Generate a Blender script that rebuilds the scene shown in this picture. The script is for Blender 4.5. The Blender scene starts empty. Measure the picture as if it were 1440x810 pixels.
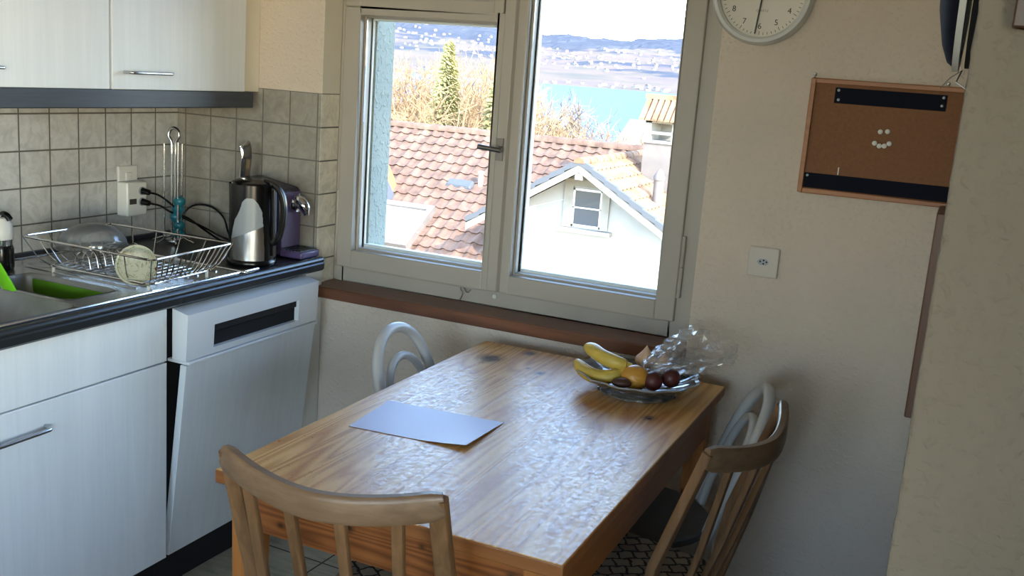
import bpy, bmesh, math, random
from math import pi, sin, cos, radians as R
from mathutils import Vector, Matrix, noise
random.seed(7)
S = bpy.context.scene
COL = S.collection
OFF = {}

# ---------------------------------------------------------------- materials
def srgb(r, g, b):
    f = lambda c: (c/255/12.92) if c/255 <= .04045 else ((c/255+.055)/1.055)**2.4
    return (f(r), f(g), f(b), 1)

def newmat(name):
    m = bpy.data.materials.new(name); m.use_nodes = True
    nt = m.node_tree; b = nt.nodes['Principled BSDF']
    return m, nt, b

def setb(b, **k):
    names = dict(col='Base Color', rough='Roughness', metal='Metallic', trans='Transmission Weight', ior='IOR',
                 coat='Coat Weight', coatr='Coat Roughness', spec='Specular IOR Level', alpha='Alpha', sss='Subsurface Weight')
    for a, v in k.items():
        b.inputs[names[a]].default_value = v

def N(nt, t, **k):
    n = nt.nodes.new(t)
    for a, v in k.items():
        if a in ('op',): n.operation = v
        elif a.startswith('i_'):
            n.inputs[a[2:].replace('_', ' ')].default_value = v
        elif a[0] == 'n' and a[1:].isdigit():
            n.inputs[int(a[1:])].default_value = v
        else: setattr(n, a, v)
    return n

def L(nt, a, b): nt.links.new(a, b)

def coords(nt, scale=(1, 1, 1), loc=(0, 0, 0), rot=(0, 0, 0)):
    tc = N(nt, 'ShaderNodeTexCoord'); mp = N(nt, 'ShaderNodeMapping')
    mp.inputs['Scale'].default_value = scale; mp.inputs['Location'].default_value = loc; mp.inputs['Rotation'].default_value = rot
    L(nt, tc.outputs['Object'], mp.inputs['Vector']); return mp.outputs['Vector']

def ramp(nt, src, stops):
    r = N(nt, 'ShaderNodeValToRGB'); e = r.color_ramp.elements
    e[0].position, e[0].color = stops[0]; e[1].position, e[1].color = stops[-1]
    for p, c in stops[1:-1]:
        x = e.new(p); x.color = c
    L(nt, src, r.inputs['Fac']); return r.outputs['Color']

def bump(nt, b, h, strength=.5, dist=.01, normal=None):
    n = N(nt, 'ShaderNodeBump'); n.inputs['Strength'].default_value = strength; n.inputs['Distance'].default_value = dist
    L(nt, h, n.inputs['Height'])
    if normal: L(nt, normal, n.inputs['Normal'])
    L(nt, n.outputs['Normal'], b.inputs['Normal']); return n.outputs['Normal']

def mix(nt, fac, a, b, mode='MIX'):
    m = N(nt, 'ShaderNodeMix', data_type='RGBA', blend_type=mode)
    for s, v in ((0, fac), (6, a), (7, b)):
        if hasattr(v, 'links') or hasattr(v, 'is_linked'): L(nt, v, m.inputs[s])
        else: m.inputs[s].default_value = v
    return m.outputs[2]

def noise_t(nt, vec, scale=5, detail=3, rough=.5, dist=0):
    n = N(nt, 'ShaderNodeTexNoise'); n.inputs['Scale'].default_value = scale; n.inputs['Detail'].default_value = detail
    n.inputs['Roughness'].default_value = rough; n.inputs['Distortion'].default_value = dist
    if vec: L(nt, vec, n.inputs['Vector'])
    return n.outputs['Fac']

def plain(name, c, rough=.5, metal=0, var=.0, scale=30, **k):
    m, nt, b = newmat(name); setb(b, col=c, rough=rough, metal=metal, **k)
    if var:
        f = noise_t(nt, coords(nt), scale, 4)
        d = tuple(x*(1-var) for x in c[:3])+(1,); u = tuple(min(1, x*(1+var)) for x in c[:3])+(1,)
        L(nt, ramp(nt, f, [(.3, d), (.7, u)]), b.inputs['Base Color'])
    return m

def plaster(name, c, scale=90, strength=.6, dist=.0025, spots=True):
    m, nt, b = newmat(name); setb(b, rough=.9, spec=.15)
    v = coords(nt)
    n1 = noise_t(nt, v, 3, 3); d = tuple(x*.93 for x in c[:3])+(1,)
    colr = ramp(nt, n1, [(.35, d), (.65, c)])
    if spots:
        vo = N(nt, 'ShaderNodeTexVoronoi'); vo.inputs['Scale'].default_value = 5; L(nt, v, vo.inputs['Vector'])
        sp = ramp(nt, vo.outputs['Distance'], [(.012, (1, 1, 1, 1)), (.03, (0, 0, 0, 1))])
        colr = mix(nt, sp, colr, tuple(x*.6 for x in c[:3])+(1,))
    L(nt, colr, b.inputs['Base Color'])
    n3 = noise_t(nt, v, scale*.35, 2)
    vb = noise_t(nt, v, scale, 1.5, .5, .3)
    mr = N(nt, 'ShaderNodeMapRange', interpolation_type='SMOOTHSTEP'); mr.inputs['From Min'].default_value = .50; mr.inputs['From Max'].default_value = .72; mr.inputs['To Min'].default_value = 0; mr.inputs['To Max'].default_value = 1
    L(nt, vb, mr.inputs['Value']); n2 = mr.outputs[0]
    a = N(nt, 'ShaderNodeMath', op='ADD'); L(nt, n2, a.inputs[0]); L(nt, n3, a.inputs[1])
    bump(nt, b, a.outputs[0], strength, dist)
    return m

def tilemat(name, axis, off, c, zoff=.003, pitch=.11):
    m, nt, b = newmat(name); setb(b, rough=.28)
    tc = N(nt, 'ShaderNodeTexCoord'); sx = N(nt, 'ShaderNodeSeparateXYZ'); L(nt, tc.outputs['Object'], sx.inputs[0])
    u = N(nt, 'ShaderNodeMath', op='ADD'); u.inputs[1].default_value = off
    L(nt, sx.outputs[axis], u.inputs[0])
    z = N(nt, 'ShaderNodeMath', op='ADD'); z.inputs[1].default_value = -zoff+pitch*20; L(nt, sx.outputs['Z'], z.inputs[0])
    cb = N(nt, 'ShaderNodeCombineXYZ'); L(nt, u.outputs[0], cb.inputs[0]); L(nt, z.outputs[0], cb.inputs[1])
    br = N(nt, 'ShaderNodeTexBrick'); br.offset = 0; br.squash = 1
    br.inputs['Scale'].default_value = 1; br.inputs['Brick Width'].default_value = pitch; br.inputs['Row Height'].default_value = pitch
    br.inputs['Mortar Size'].default_value = .0026; br.inputs['Mortar Smooth'].default_value = .25
    br.inputs['Color1'].default_value = (.96, .96, .96, 1); br.inputs['Color2'].default_value = (1, 1, 1, 1)
    L(nt, cb.outputs[0], br.inputs['Vector'])
    f = noise_t(nt, tc.outputs['Object'], 22, 6, .62, 1.2)
    marb = ramp(nt, f, [(.3, tuple(x*.8 for x in c[:3])+(1,)), (.5, c), (.62, tuple(min(1, x*1.12) for x in c[:3])+(1,)), (.75, tuple(x*.9 for x in c[:3])+(1,))])
    t = mix(nt, 1.0, marb, br.outputs['Color'], 'MULTIPLY')
    fin = mix(nt, br.outputs['Fac'], t, srgb(108, 106, 100))
    L(nt, fin, b.inputs['Base Color'])
    rr = N(nt, 'ShaderNodeMath', op='MULTIPLY_ADD'); rr.inputs[1].default_value = .5; rr.inputs[2].default_value = .28
    L(nt, br.outputs['Fac'], rr.inputs[0]); L(nt, rr.outputs[0], b.inputs['Roughness'])
    inv = N(nt, 'ShaderNodeMath', op='SUBTRACT'); inv.inputs[0].default_value = 1; L(nt, br.outputs['Fac'], inv.inputs[1])
    bump(nt, b, inv.outputs[0], .6, .003)
    return m

def grain(name, c1, c2, axis=2, scale=1., rough=.5, fine=60, strength=.1, coat=0, dist=.002):
    """streaks running along the given axis"""
    m, nt, b = newmat(name); setb(b, rough=rough, coat=coat)
    sc = [fine, fine, fine]; sc[axis] = fine*.045
    v = coords(nt, tuple(s*scale for s in sc))
    f = noise_t(nt, v, 1, 5, .6, .6)
    sc2 = [7, 7, 7]; sc2[axis] = .8
    g = noise_t(nt, coords(nt, tuple(s*scale for s in sc2)), 1, 3, .5, .8)
    a = N(nt, 'ShaderNodeMath', op='MULTIPLY_ADD'); a.inputs[1].default_value = .55; L(nt, f, a.inputs[0])
    h = N(nt, 'ShaderNodeMath', op='MULTIPLY'); h.inputs[1].default_value = .45; L(nt, g, h.inputs[0]); L(nt, h.outputs[0], a.inputs[2])
    L(nt, ramp(nt, a.outputs[0], [(.36, c1), (.64, c2)]), b.inputs['Base Color'])
    bump(nt, b, f, strength, dist)
    return m

def pine(name, c1, c2, c3, axis=1, knots=(), worn=False, rough=.35, coat=.0):
    """pine boards running along axis, with knots given as (x, y, r) in object space"""
    m, nt, b = newmat(name); setb(b, rough=rough, coat=coat)
    v = coords(nt)
    sep = N(nt, 'ShaderNodeSeparateXYZ'); L(nt, v, sep.inputs[0])
    cross = sep.outputs['X'] if axis == 1 else sep.outputs['Z']
    # board index
    bd = N(nt, 'ShaderNodeMath', op='MULTIPLY'); bd.inputs[1].default_value = 1/.092; L(nt, cross, bd.inputs[0])
    fl = N(nt, 'ShaderNodeMath', op='FLOOR'); L(nt, bd.outputs[0], fl.inputs[0])
    fr = N(nt, 'ShaderNodeMath', op='FRACT'); L(nt, bd.outputs[0], fr.inputs[0])
    shift = N(nt, 'ShaderNodeMath', op='MULTIPLY'); shift.inputs[1].default_value = 3.71; L(nt, fl.outputs[0], shift.inputs[0])
    cmb = N(nt, 'ShaderNodeCombineXYZ')
    for i in range(3): L(nt, shift.outputs[0], cmb.inputs[i])
    va = N(nt, 'ShaderNodeVectorMath', operation='ADD'); L(nt, v, va.inputs[0]); L(nt, cmb.outputs[0], va.inputs[1])
    sc = [16, 16, 16]; sc[axis] = 1.1
    mp = N(nt, 'ShaderNodeMapping'); mp.inputs['Scale'].default_value = sc; L(nt, va.outputs[0], mp.inputs['Vector'])
    w = noise_t(nt, mp.outputs[0], 1.0, 1, .4, .3)
    w2 = N(nt, 'ShaderNodeMath', op='MULTIPLY'); w2.inputs[1].default_value = 9; L(nt, w, w2.inputs[0])
    w3 = N(nt, 'ShaderNodeMath', op='PINGPONG'); w3.inputs[1].default_value = .5; L(nt, w2.outputs[0], w3.inputs[0])
    sf = [230, 230, 230]; sf[axis] = 4
    mp2 = N(nt, 'ShaderNodeMapping'); mp2.inputs['Scale'].default_value = sf; L(nt, v, mp2.inputs['Vector'])
    fine = noise_t(nt, mp2.outputs[0], 1, 3, .6)
    s = N(nt, 'ShaderNodeMath', op='MULTIPLY_ADD'); s.inputs[1].default_value = .95; L(nt, w3.outputs[0], s.inputs[0])
    s2 = N(nt, 'ShaderNodeMath', op='MULTIPLY'); s2.inputs[1].default_value = .28; L(nt, fine, s2.inputs[0]); L(nt, s2.outputs[0], s.inputs[2])
    col = ramp(nt, s.outputs[0], [(.15, c1), (.5, c2), (.85, c3)])
    wn = N(nt, 'ShaderNodeTexWhiteNoise', noise_dimensions='1D'); L(nt, fl.outputs[0], wn.inputs['W'])
    bt = ramp(nt, wn.outputs['Value'], [(0, (.82, .8, .78, 1)), (1, (1.0, 1.0, 1.0, 1))])
    col = mix(nt, 1.0, col, bt, 'MULTIPLY')
    ed = ramp(nt, fr.outputs[0], [(0, (1, 1, 1, 1)), (.022, (0, 0, 0, 1)), (.978, (0, 0, 0, 1)), (1, (1, 1, 1, 1))])
    edm = N(nt, 'ShaderNodeMath', op='MULTIPLY'); edm.inputs[1].default_value = .35; L(nt, ed, edm.inputs[0])
    col = mix(nt, edm.outputs[0], col, tuple(x*.35 for x in c1[:3])+(1,))
    for kx, ky, kr in knots:
        sub = N(nt, 'ShaderNodeVectorMath', operation='SUBTRACT')
        sub.inputs[1].default_value = (kx, ky, 0) if axis == 1 else (kx, 0, ky)
        L(nt, v, sub.inputs[0])
        mul = N(nt, 'ShaderNodeVectorMath', operation='MULTIPLY')
        mul.inputs[1].default_value = (1, .75, 0) if axis == 1 else (.75, 0, 1)
        L(nt, sub.outputs[0], mul.inputs[0])
        ln = N(nt, 'ShaderNodeVectorMath', operation='LENGTH'); L(nt, mul.outputs[0], ln.inputs[0])
        nz = N(nt, 'ShaderNodeMath', op='MULTIPLY_ADD'); nz.inputs[1].default_value = .012; L(nt, fine, nz.inputs[0]); L(nt, ln.outputs['Value'], nz.inputs[2])
        f = ramp(nt, nz.outputs[0], [(kr*.9+.004, (1, 1, 1, 1)), (kr*1.3+.006, (.45, .45, .45, 1)), (kr*2.2+.008, (0, 0, 0, 1))])
        col = mix(nt, f, col, tuple(x*.13 for x in c1[:3])+(1,))
    L(nt, col, b.inputs['Base Color'])
    if worn:
        sp = noise_t(nt, coords(nt), 95, 5, .7, .4)
        msk = noise_t(nt, coords(nt), 5, 3)
        mm = N(nt, 'ShaderNodeMath', op='MULTIPLY'); L(nt, sp, mm.inputs[0]); L(nt, msk, mm.inputs[1])
        hh = N(nt, 'ShaderNodeMath', op='MULTIPLY_ADD'); hh.inputs[1].default_value = .5; L(nt, fine, hh.inputs[0]); L(nt, mm.outputs[0], hh.inputs[2])
        h3 = N(nt, 'ShaderNodeMath', op='MULTIPLY_ADD'); h3.inputs[1].default_value = -.5; L(nt, ed, h3.inputs[0]); L(nt, hh.outputs[0], h3.inputs[2])
        bump(nt, b, h3.outputs[0], .20, .002)
        rg = ramp(nt, sp, [(.38, (.27, .27, .27, 1)), (.66, (.56, .56, .56, 1))])
        L(nt, rg, b.inputs['Roughness']); setb(b, coat=.05, coatr=.2, ior=1.47)
    else:
        bump(nt, b, fine, .1, .002)
    return m

def filmmat(name, k=.10, d=.05, rough=.1):
    m = bpy.data.materials.new(name); m.use_nodes = True; nt = m.node_tree
    nt.nodes.remove(nt.nodes['Principled BSDF']); out = nt.nodes['Material Output']
    t = N(nt, 'ShaderNodeBsdfTransparent'); g = N(nt, 'ShaderNodeBsdfGlossy'); g.inputs['Roughness'].default_value = rough
    df = N(nt, 'ShaderNodeBsdfDiffuse'); df.inputs[0].default_value = (.9, .92, .95, 1)
    m1 = N(nt, 'ShaderNodeMixShader'); m1.inputs[0].default_value = k; L(nt, t.outputs[0], m1.inputs[1]); L(nt, g.outputs[0], m1.inputs[2])
    m2 = N(nt, 'ShaderNodeMixShader'); m2.inputs[0].default_value = d; L(nt, m1.outputs[0], m2.inputs[1]); L(nt, df.outputs[0], m2.inputs[2])
    L(nt, m2.outputs[0], out.inputs['Surface']); return m

def glassmat(name, tint=(1, 1, 1, 1), gl=.0, rough=.0, ior=1.45, extra=0., transl=False):
    m = bpy.data.materials.new(name); m.use_nodes = True; nt = m.node_tree
    nt.nodes.remove(nt.nodes['Principled BSDF']); out = nt.nodes['Material Output']
    t = N(nt, 'ShaderNodeBsdfTransparent'); t.inputs[0].default_value = tint
    g = N(nt, 'ShaderNodeBsdfGlossy'); g.inputs['Roughness'].default_value = rough
    fr = N(nt, 'ShaderNodeFresnel'); fr.inputs['IOR'].default_value = ior
    a = N(nt, 'ShaderNodeMath', op='ADD'); a.use_clamp = True; a.inputs[1].default_value = extra; L(nt, fr.outputs[0], a.inputs[0])
    mx = N(nt, 'ShaderNodeMixShader'); L(nt, a.outputs[0], mx.inputs[0]); L(nt, t.outputs[0], mx.inputs[1]); L(nt, g.outputs[0], mx.inputs[2])
    last = mx.outputs[0]
    if gl:
        d = N(nt, 'ShaderNodeBsdfTranslucent' if transl else 'ShaderNodeBsdfDiffuse'); d.inputs[0].default_value = (.85, .87, .9, 1)
        m2 = N(nt, 'ShaderNodeMixShader'); m2.inputs[0].default_value = gl
        L(nt, last, m2.inputs[1]); L(nt, d.outputs[0], m2.inputs[2]); last = m2.outputs[0]
    L(nt, last, out.inputs['Surface']); return m

M = {}
M['wall'] = plaster('beige plaster', srgb(209, 196, 181))
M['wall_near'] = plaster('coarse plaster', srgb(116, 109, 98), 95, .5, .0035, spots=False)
M['ceil'] = plain('white paint', srgb(225, 222, 215), .8)
M['tile_left'] = tilemat('left wall tiles', 'Y', 22*.11, srgb(200, 201, 198))  # tile kept lighter than the back wall's, carrying stronger side light in its colour
M['tile_back'] = tilemat('back wall tiles', 'X', 22*.11-.037, srgb(150, 146, 137))  # same tile darkened, the shade on this wall is put into its colour
M['tile_reveal'] = tilemat('reveal tiles', 'Y', 22*.11+.005, srgb(222, 216, 200))  # same tile lightened, window light on the reveal is put into its colour
M['cream'] = plain('cream paint', srgb(222, 216, 200), .5)
M['white paint'] = plain('skylit window paint', srgb(228, 230, 230), .5)  # whitened copy of the window paint, skylight is put into its colour
M['winpaint'] = plain('backlit window paint', srgb(168, 162, 152), .42, var=.03, scale=6)  # same paint darkened, the backlit inner side's shade is in its colour
M['teal'] = plaster('pale teal render', srgb(136, 142, 134), 60, .6, .006, spots=False)
M['cab'] = grain('whitewashed ash veneer', srgb(220, 226, 230), srgb(230, 235, 238), 2, 1, .42, 55, .15)
M['cabedge'] = plain('veneer edge', srgb(214, 213, 207), .5)
M['black'] = plain('black plastic', srgb(10, 10, 12), .22)
M['mattblack'] = plain('dark plinth', srgb(20, 20, 22), .7)
M['dark'] = plain('dark gap', srgb(14, 14, 16), .9)
M['slate'] = grain('dark slate trim', srgb(40, 44, 50), srgb(62, 67, 75), 1, 1, .4, 60, .2)
M['laminate'] = plain('dark laminate worktop', srgb(38, 40, 44), .32, var=.15, scale=60)
M['steel'] = plain('brushed steel', (.55, .56, .57, 1), .26, 1, var=.08, scale=12)
M['steel_rough'] = plain('dull steel', (.30, .30, .30, 1), .42, 1, var=.1, scale=20)
M['chrome'] = plain('chrome', (.78, .78, .79, 1), .12, 1)
M['darkchrome'] = plain('aged nickel', (.22, .21, .2, 1), .3, 1)
M['white'] = plain('white plastic', srgb(220, 220, 214), .35)
M['dwwhite'] = plain('dishwasher white', srgb(222, 226, 230), .35)
M['sill'] = grain('brown sill wood', srgb(88, 54, 38), srgb(124, 80, 56), 0, 1, .4, 60, .15)
M['table'] = pine('worn pine tabletop', srgb(200, 140, 74), srgb(238, 192, 122), srgb(244, 206, 142), 1,
                  [(x-1.66, y+.72, r) for x, y, r in [(1.395, -.278, .022), (1.464, -.157, .012), (1.567, -.322, .009), (1.70, -.20, .006), (1.93, -.50, .010), (1.52, -.30, .004), (1.90, -.36, .011)]], True)
M['apron'] = pine('orange pine apron', srgb(112, 62, 26), srgb(150, 90, 44), srgb(166, 106, 54), 0,
                  [(x-1.66, y, r) for x, y, r in [(1.595, .694, .005), (1.93, .69, .005), (1.44, .66, .003), (1.75, .70, .003)]], False, .4)
M['tableleg'] = grain('pine leg', srgb(140, 84, 36), srgb(178, 116, 58), 2, 1, .42, 50, .15)
M['beech'] = grain('worn beech', srgb(92, 66, 42), srgb(130, 97, 66), 2, 1, .4, 60, .15)
M['beechrail'] = grain('worn beech rail', srgb(98, 76, 56), srgb(130, 106, 82), 0, 1, .38, 60, .2)
M['greypaint'] = plain('grey painted bentwood', srgb(184, 186, 186), .35)
M['greyseat'] = plain('dark grey seat', srgb(92, 94, 94), .5, var=.1)
M['paper'] = plain('pale lilac paper', srgb(186, 190, 224), .45)
M['glass'] = glassmat('window glass', (.97, .985, .98, 1), ior=1.35)
M['thinglass'] = glassmat('clear cut glass', (.86, .88, .9, 1), .05, .04, 1.5, .1)
M['bag'] = filmmat('clear plastic film', .15, .09, .16)
M['lidglass'] = glassmat('wet glass', (.74, .76, .77, 1), .14, .12, 1.4, .03)
M['cork'] = plain('brown cork', srgb(128, 88, 60), .85, var=.1, scale=150)
M['boardframe'] = grain('board frame wood', srgb(146, 96, 62), srgb(172, 118, 78), 0, 1, .5, 50, .1)
M['navy'] = plain('navy blackboard strip', srgb(20, 24, 36), .8, spec=.1)
M['darkwood'] = grain('dark brown frame', srgb(48, 28, 18), srgb(68, 42, 28), 2, 1, .4, 50, .1)
M['redwood'] = grain('reddish brown wood', srgb(84, 54, 38), srgb(106, 70, 50), 2, 1, .45, 40, .1)
M['lime'] = plain('lime green plastic', srgb(120, 210, 40), .35)
M['greenreflect'] = plain('green bowl reflection', srgb(96, 150, 30), .4)  # colour of the lime green reflection in the small bowl
M['purple'] = plain('purple plastic', srgb(84, 72, 112), .35)
M['purpledark'] = plain('dark purple plastic', srgb(44, 36, 60), .25)
M['clockface'] = plain('clock dial', srgb(214, 208, 196), .5)
M['plate'] = plain('aged socket plastic', srgb(196, 188, 176), .4)
M['clockrim'] = plain('clock rim', srgb(206, 208, 204), .3)
M['ink'] = plain('dial ink', srgb(60, 58, 56), .6)
M['faintink'] = plain('pale dial ink', srgb(150, 146, 138), .6)
M['banana'] = plain('banana peel', srgb(212, 184, 84), .42, var=.2, scale=14)
M['bananatip'] = plain('banana tip', srgb(60, 46, 24), .6)
M['mango'] = plain('orange mango skin', srgb(196, 140, 54), .4, var=.15, scale=9)
M['garlic'] = plain('garlic skin', srgb(214, 178, 150), .5, var=.15, scale=20)
M['plum'] = plain('dark red skin', srgb(84, 40, 36), .45, var=.3)
M['brownfruit'] = plain('brown fruit skin', srgb(70, 42, 30), .4, var=.2)
M['teal_plastic'] = plain('teal plastic', srgb(30, 104, 118), .3)
M['palegrey'] = plain('pale grey panel', srgb(150, 158, 164), .3)

def rubber_floor():
    m, nt, b = newmat('greenish stone floor tiles'); setb(b, rough=.35)
    v = coords(nt, rot=(0, 0, R(2)))
    br = N(nt, 'ShaderNodeTexBrick'); br.offset = 0
    br.inputs['Scale'].default_value = 1; br.inputs['Brick Width'].default_value = .3; br.inputs['Row Height'].default_value = .3
    br.inputs['Mortar Size'].default_value = .003; br.inputs['Mortar Smooth'].default_value = 0
    L(nt, v, br.inputs['Vector'])
    f = noise_t(nt, coords(nt, (2, 9, 1), rot=(0, 0, R(25))), 2, 5, .6, 1.5)
    c = ramp(nt, f, [(.3, srgb(120, 122, 106)), (.5, srgb(162, 162, 146)), (.7, srgb(176, 176, 160))])
    L(nt, mix(nt, br.outputs['Fac'], c, srgb(28, 26, 24)), b.inputs['Base Color']); return m
M['floor'] = rubber_floor()

def cushion_mat():
    m, nt, b = newmat('patterned seat cushion'); setb(b, rough=.9)
    v = coords(nt, rot=(0, 0, R(45)))
    br = N(nt, 'ShaderNodeTexBrick'); br.offset = .5
    br.inputs['Scale'].default_value = 1; br.inputs['Brick Width'].default_value = .035; br.inputs['Row Height'].default_value = .035
    br.inputs['Mortar Size'].default_value = .003
    wv = N(nt, 'ShaderNodeTexNoise'); wv.inputs['Scale'].default_value = 40; L(nt, v, wv.inputs['Vector'])
    vm = N(nt, 'ShaderNodeVectorMath', operation='MULTIPLY_ADD'); vm.inputs[1].default_value = (.02, .02, 0)
    L(nt, wv.outputs['Color'], vm.inputs[0]); L(nt, v, vm.inputs[2]); L(nt, vm.outputs[0], br.inputs['Vector'])
    br.inputs['Color1'].default_value = srgb(150, 140, 120); br.inputs['Color2'].default_value = srgb(124, 110, 100)
    br.inputs['Mortar'].default_value = srgb(40, 32, 30)
    L(nt, br.outputs['Color'], b.inputs['Base Color']); return m
M['cushion'] = cushion_mat()

# ---------------------------------------------------------------- mesh builder
class MB:
    def __init__(s): s.v = []; s.f = []; s.mi = []; s.m = 0
    def add(s, vs, fs):
        o = len(s.v); s.v += [tuple(p) for p in vs]
        s.f += [tuple(i+o for i in f) for f in fs]; s.mi += [s.m]*len(fs); return s
    def box(s, x0, x1, y0, y1, z0, z1):
        vs = [(x, y, z) for z in (z0, z1) for y in (y0, y1) for x in (x0, x1)]
        return s.add(vs, [(0, 2, 3, 1), (4, 5, 7, 6), (0, 1, 5, 4), (2, 6, 7, 3), (0, 4, 6, 2), (1, 3, 7, 5)])
    def hexa(s, b, t):
        return s.add(list(b)+list(t), [(3, 2, 1, 0), (4, 5, 6, 7), (0, 1, 5, 4), (1, 2, 6, 5), (2, 3, 7, 6), (3, 0, 4, 7)])
    def prism(s, poly, axis, a0, a1):
        """poly in the two other axes (x: (y,z), y: (x,z), z: (x,y))"""
        def P(p, a): return {0: (a, p[0], p[1]), 1: (p[0], a, p[1]), 2: (p[0], p[1], a)}[axis]
        n = len(poly); vs = [P(p, a0) for p in poly]+[P(p, a1) for p in poly]
        return s.add(vs, [tuple(range(n))[::-1], tuple(range(n, 2*n))]+[(i, (i+1) % n, (i+1) % n+n, i+n) for i in range(n)])
    def tube(s, pts, r, n=8, closed=False, caps=True):
        pts = [Vector(p) for p in pts]; m = len(pts)
        rs = r if isinstance(r, (list, tuple)) else [r]*m
        o = len(s.v); up = None; fs = []
        for i, p in enumerate(pts):
            a = pts[(i-1) % m] if (closed or i) else p; b = pts[(i+1) % m] if (closed or i < m-1) else p
            t = (b-a)
            t = t.normalized() if t.length > 1e-9 else Vector((0, 0, 1))
            if up is None:
                up = Vector((0, 0, 1)) if abs(t.z) < .9 else Vector((1, 0, 0))
            u = (up-t*up.dot(t)); u = u.normalized() if u.length > 1e-6 else t.orthogonal().normalized(); w = t.cross(u); up = u
            for k in range(n):
                an = 2*pi*k/n; q = p+(u*cos(an)+w*sin(an))*rs[i]; s.v.append(tuple(q))
        for i in range(m if closed else m-1):
            for k in range(n):
                a = o+i*n+k; b = o+i*n+(k+1) % n; c = o+((i+1) % m)*n+(k+1) % n; d = o+((i+1) % m)*n+k
                fs.append((a, b, c, d))
        if caps and not closed:
            fs.append(tuple(o+k for k in range(n))[::-1]); fs.append(tuple(o+(m-1)*n+k for k in range(n)))
        s.f += fs; s.mi += [s.m]*len(fs); return s
    def cyl(s, p0, p1, r0, r1=None, n=20):
        return s.tube([p0, p1], [r0, r0 if r1 is None else r1], n)
    def sweep(s, pts, w, h, up=(0, 0, 1)):
        """rectangular section (w sideways, h along up)"""
        pts = [Vector(p) for p in pts]; m = len(pts); o = len(s.v); up = Vector(up); fs = []
        ws = w if isinstance(w, (list, tuple)) else [w]*m; hs = h if isinstance(h, (list, tuple)) else [h]*m
        for i, p in enumerate(pts):
            t = (pts[min(i+1, m-1)]-pts[max(i-1, 0)]).normalized()
            side = t.cross(up).normalized(); u = side.cross(t).normalized()
            prof = []
            for a in range(12):
                an = 2*pi*(a+.5)/12; c, q = cos(an), sin(an); e = .45
                prof.append((math.copysign(abs(c)**e, c), math.copysign(abs(q)**e, q)))
            for a, b in prof: s.v.append(tuple(p+side*a*ws[i]/2+u*b*hs[i]/2))
        for i in range(m-1):
            for k in range(12):
                fs.append((o+i*12+k, o+i*12+(k+1) % 12, o+(i+1)*12+(k+1) % 12, o+(i+1)*12+k))
        fs.append(tuple(o+k for k in range(12))[::-1]); fs.append(tuple(o+(m-1)*12+k for k in range(12)))
        s.f += fs; s.mi += [s.m]*len(fs); return s
    def lathe(s, prof, c=(0, 0, 0), n=32, axis=2, closed_prof=False, scal=None):
        """prof (r, h)"""
        o = len(s.v); m = len(prof); fs = []
        for r, h in prof:
            for k in range(n):
                a = 2*pi*k/n; rr = r*(scal(a) if scal else 1)
                p = {2: (rr*cos(a), rr*sin(a), h), 0: (h, rr*cos(a), rr*sin(a)), 1: (rr*cos(a), h, rr*sin(a))}[axis]
                s.v.append((c[0]+p[0], c[1]+p[1], c[2]+p[2]))
        for i in range(m if closed_prof else m-1):
            j = (i+1) % m
            for k in range(n):
                fs.append((o+i*n+k, o+i*n+(k+1) % n, o+j*n+(k+1) % n, o+j*n+k))
        if not closed_prof:
            if prof[0][0] > 1e-6: fs.append(tuple(o+k for k in range(n))[::-1])
            if prof[-1][0] > 1e-6: fs.append(tuple(o+(m-1)*n+k for k in range(n)))
        s.f += fs; s.mi += [s.m]*len(fs); return s
    def build(s, name, mat, parent=None, smooth=False, bevel=0, local=False, segs=2, subsurf=0):
        off = Vector((0, 0, 0)) if (local or parent is None) else OFF.get(parent.name, Vector((0, 0, 0)))
        me = bpy.data.meshes.new(name); me.from_pydata([tuple(Vector(p)-off) for p in s.v], [], s.f)
        mats = mat if isinstance(mat, (list, tuple)) else [mat]
        for x in mats: me.materials.append(x)
        for p, i in zip(me.polygons, s.mi): p.material_index = min(i, len(mats)-1)
        bm = bmesh.new(); bm.from_mesh(me); bmesh.ops.remove_doubles(bm, verts=bm.verts, dist=1e-6)
        bmesh.ops.recalc_face_normals(bm, faces=bm.faces)
        bm.to_mesh(me); bm.free()
        o = bpy.data.objects.new(name, me); COL.objects.link(o)
        if smooth or bevel:
            for p in me.polygons: p.use_smooth = True
            me.set_sharp_from_angle(angle=R(40))
        if bevel:
            b = o.modifiers.new('bevel', 'BEVEL'); b.width = bevel; b.segments = segs; b.limit_method = 'ANGLE'; b.angle_limit = R(40)
            b.harden_normals = False
        if subsurf:
            q = o.modifiers.new('sub', 'SUBSURF'); q.levels = q.render_levels = subsurf
        if parent:
            o.parent = parent; OFF[o.name] = Vector((0, 0, 0)) if local else off
        return o

def catmull(pts, k=8, closed=False):
    P = [Vector(p) for p in pts]; n = len(P); out = []
    for i in range(n if closed else n-1):
        p1 = P[i]; p2 = P[(i+1) % n]
        p0 = P[i-1] if (closed or i) else p1*2-p2
        p3 = P[(i+2) % n] if (closed or i+2 < n) else p2*2-p1
        for j in range(k):
            t = j/k
            out.append(.5*((2*p1)+(p2-p0)*t+(2*p0-5*p1+4*p2-p3)*t*t+(3*p1-p0-3*p2+p3)*t**3))
    if not closed: out.append(P[-1])
    return out

def tag(o, label=None, cat=None, group=None, kind=None):
    if label: o['label'] = label
    if cat: o['category'] = cat
    if group: o['group'] = group
    if kind: o['kind'] = kind
    return o

def thing(name, label, cat, loc=(0, 0, 0), rz=0, group=None, kind=None):
    o = bpy.data.objects.new(name, None); COL.objects.link(o); o.empty_display_size = .05
    o.location = loc; o.rotation_euler = (0, 0, rz); OFF[o.name] = Vector(loc)
    return tag(o, label, cat, group, kind)

def struct(o, label=None): return tag(o, label, None, None, 'structure')

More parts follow.
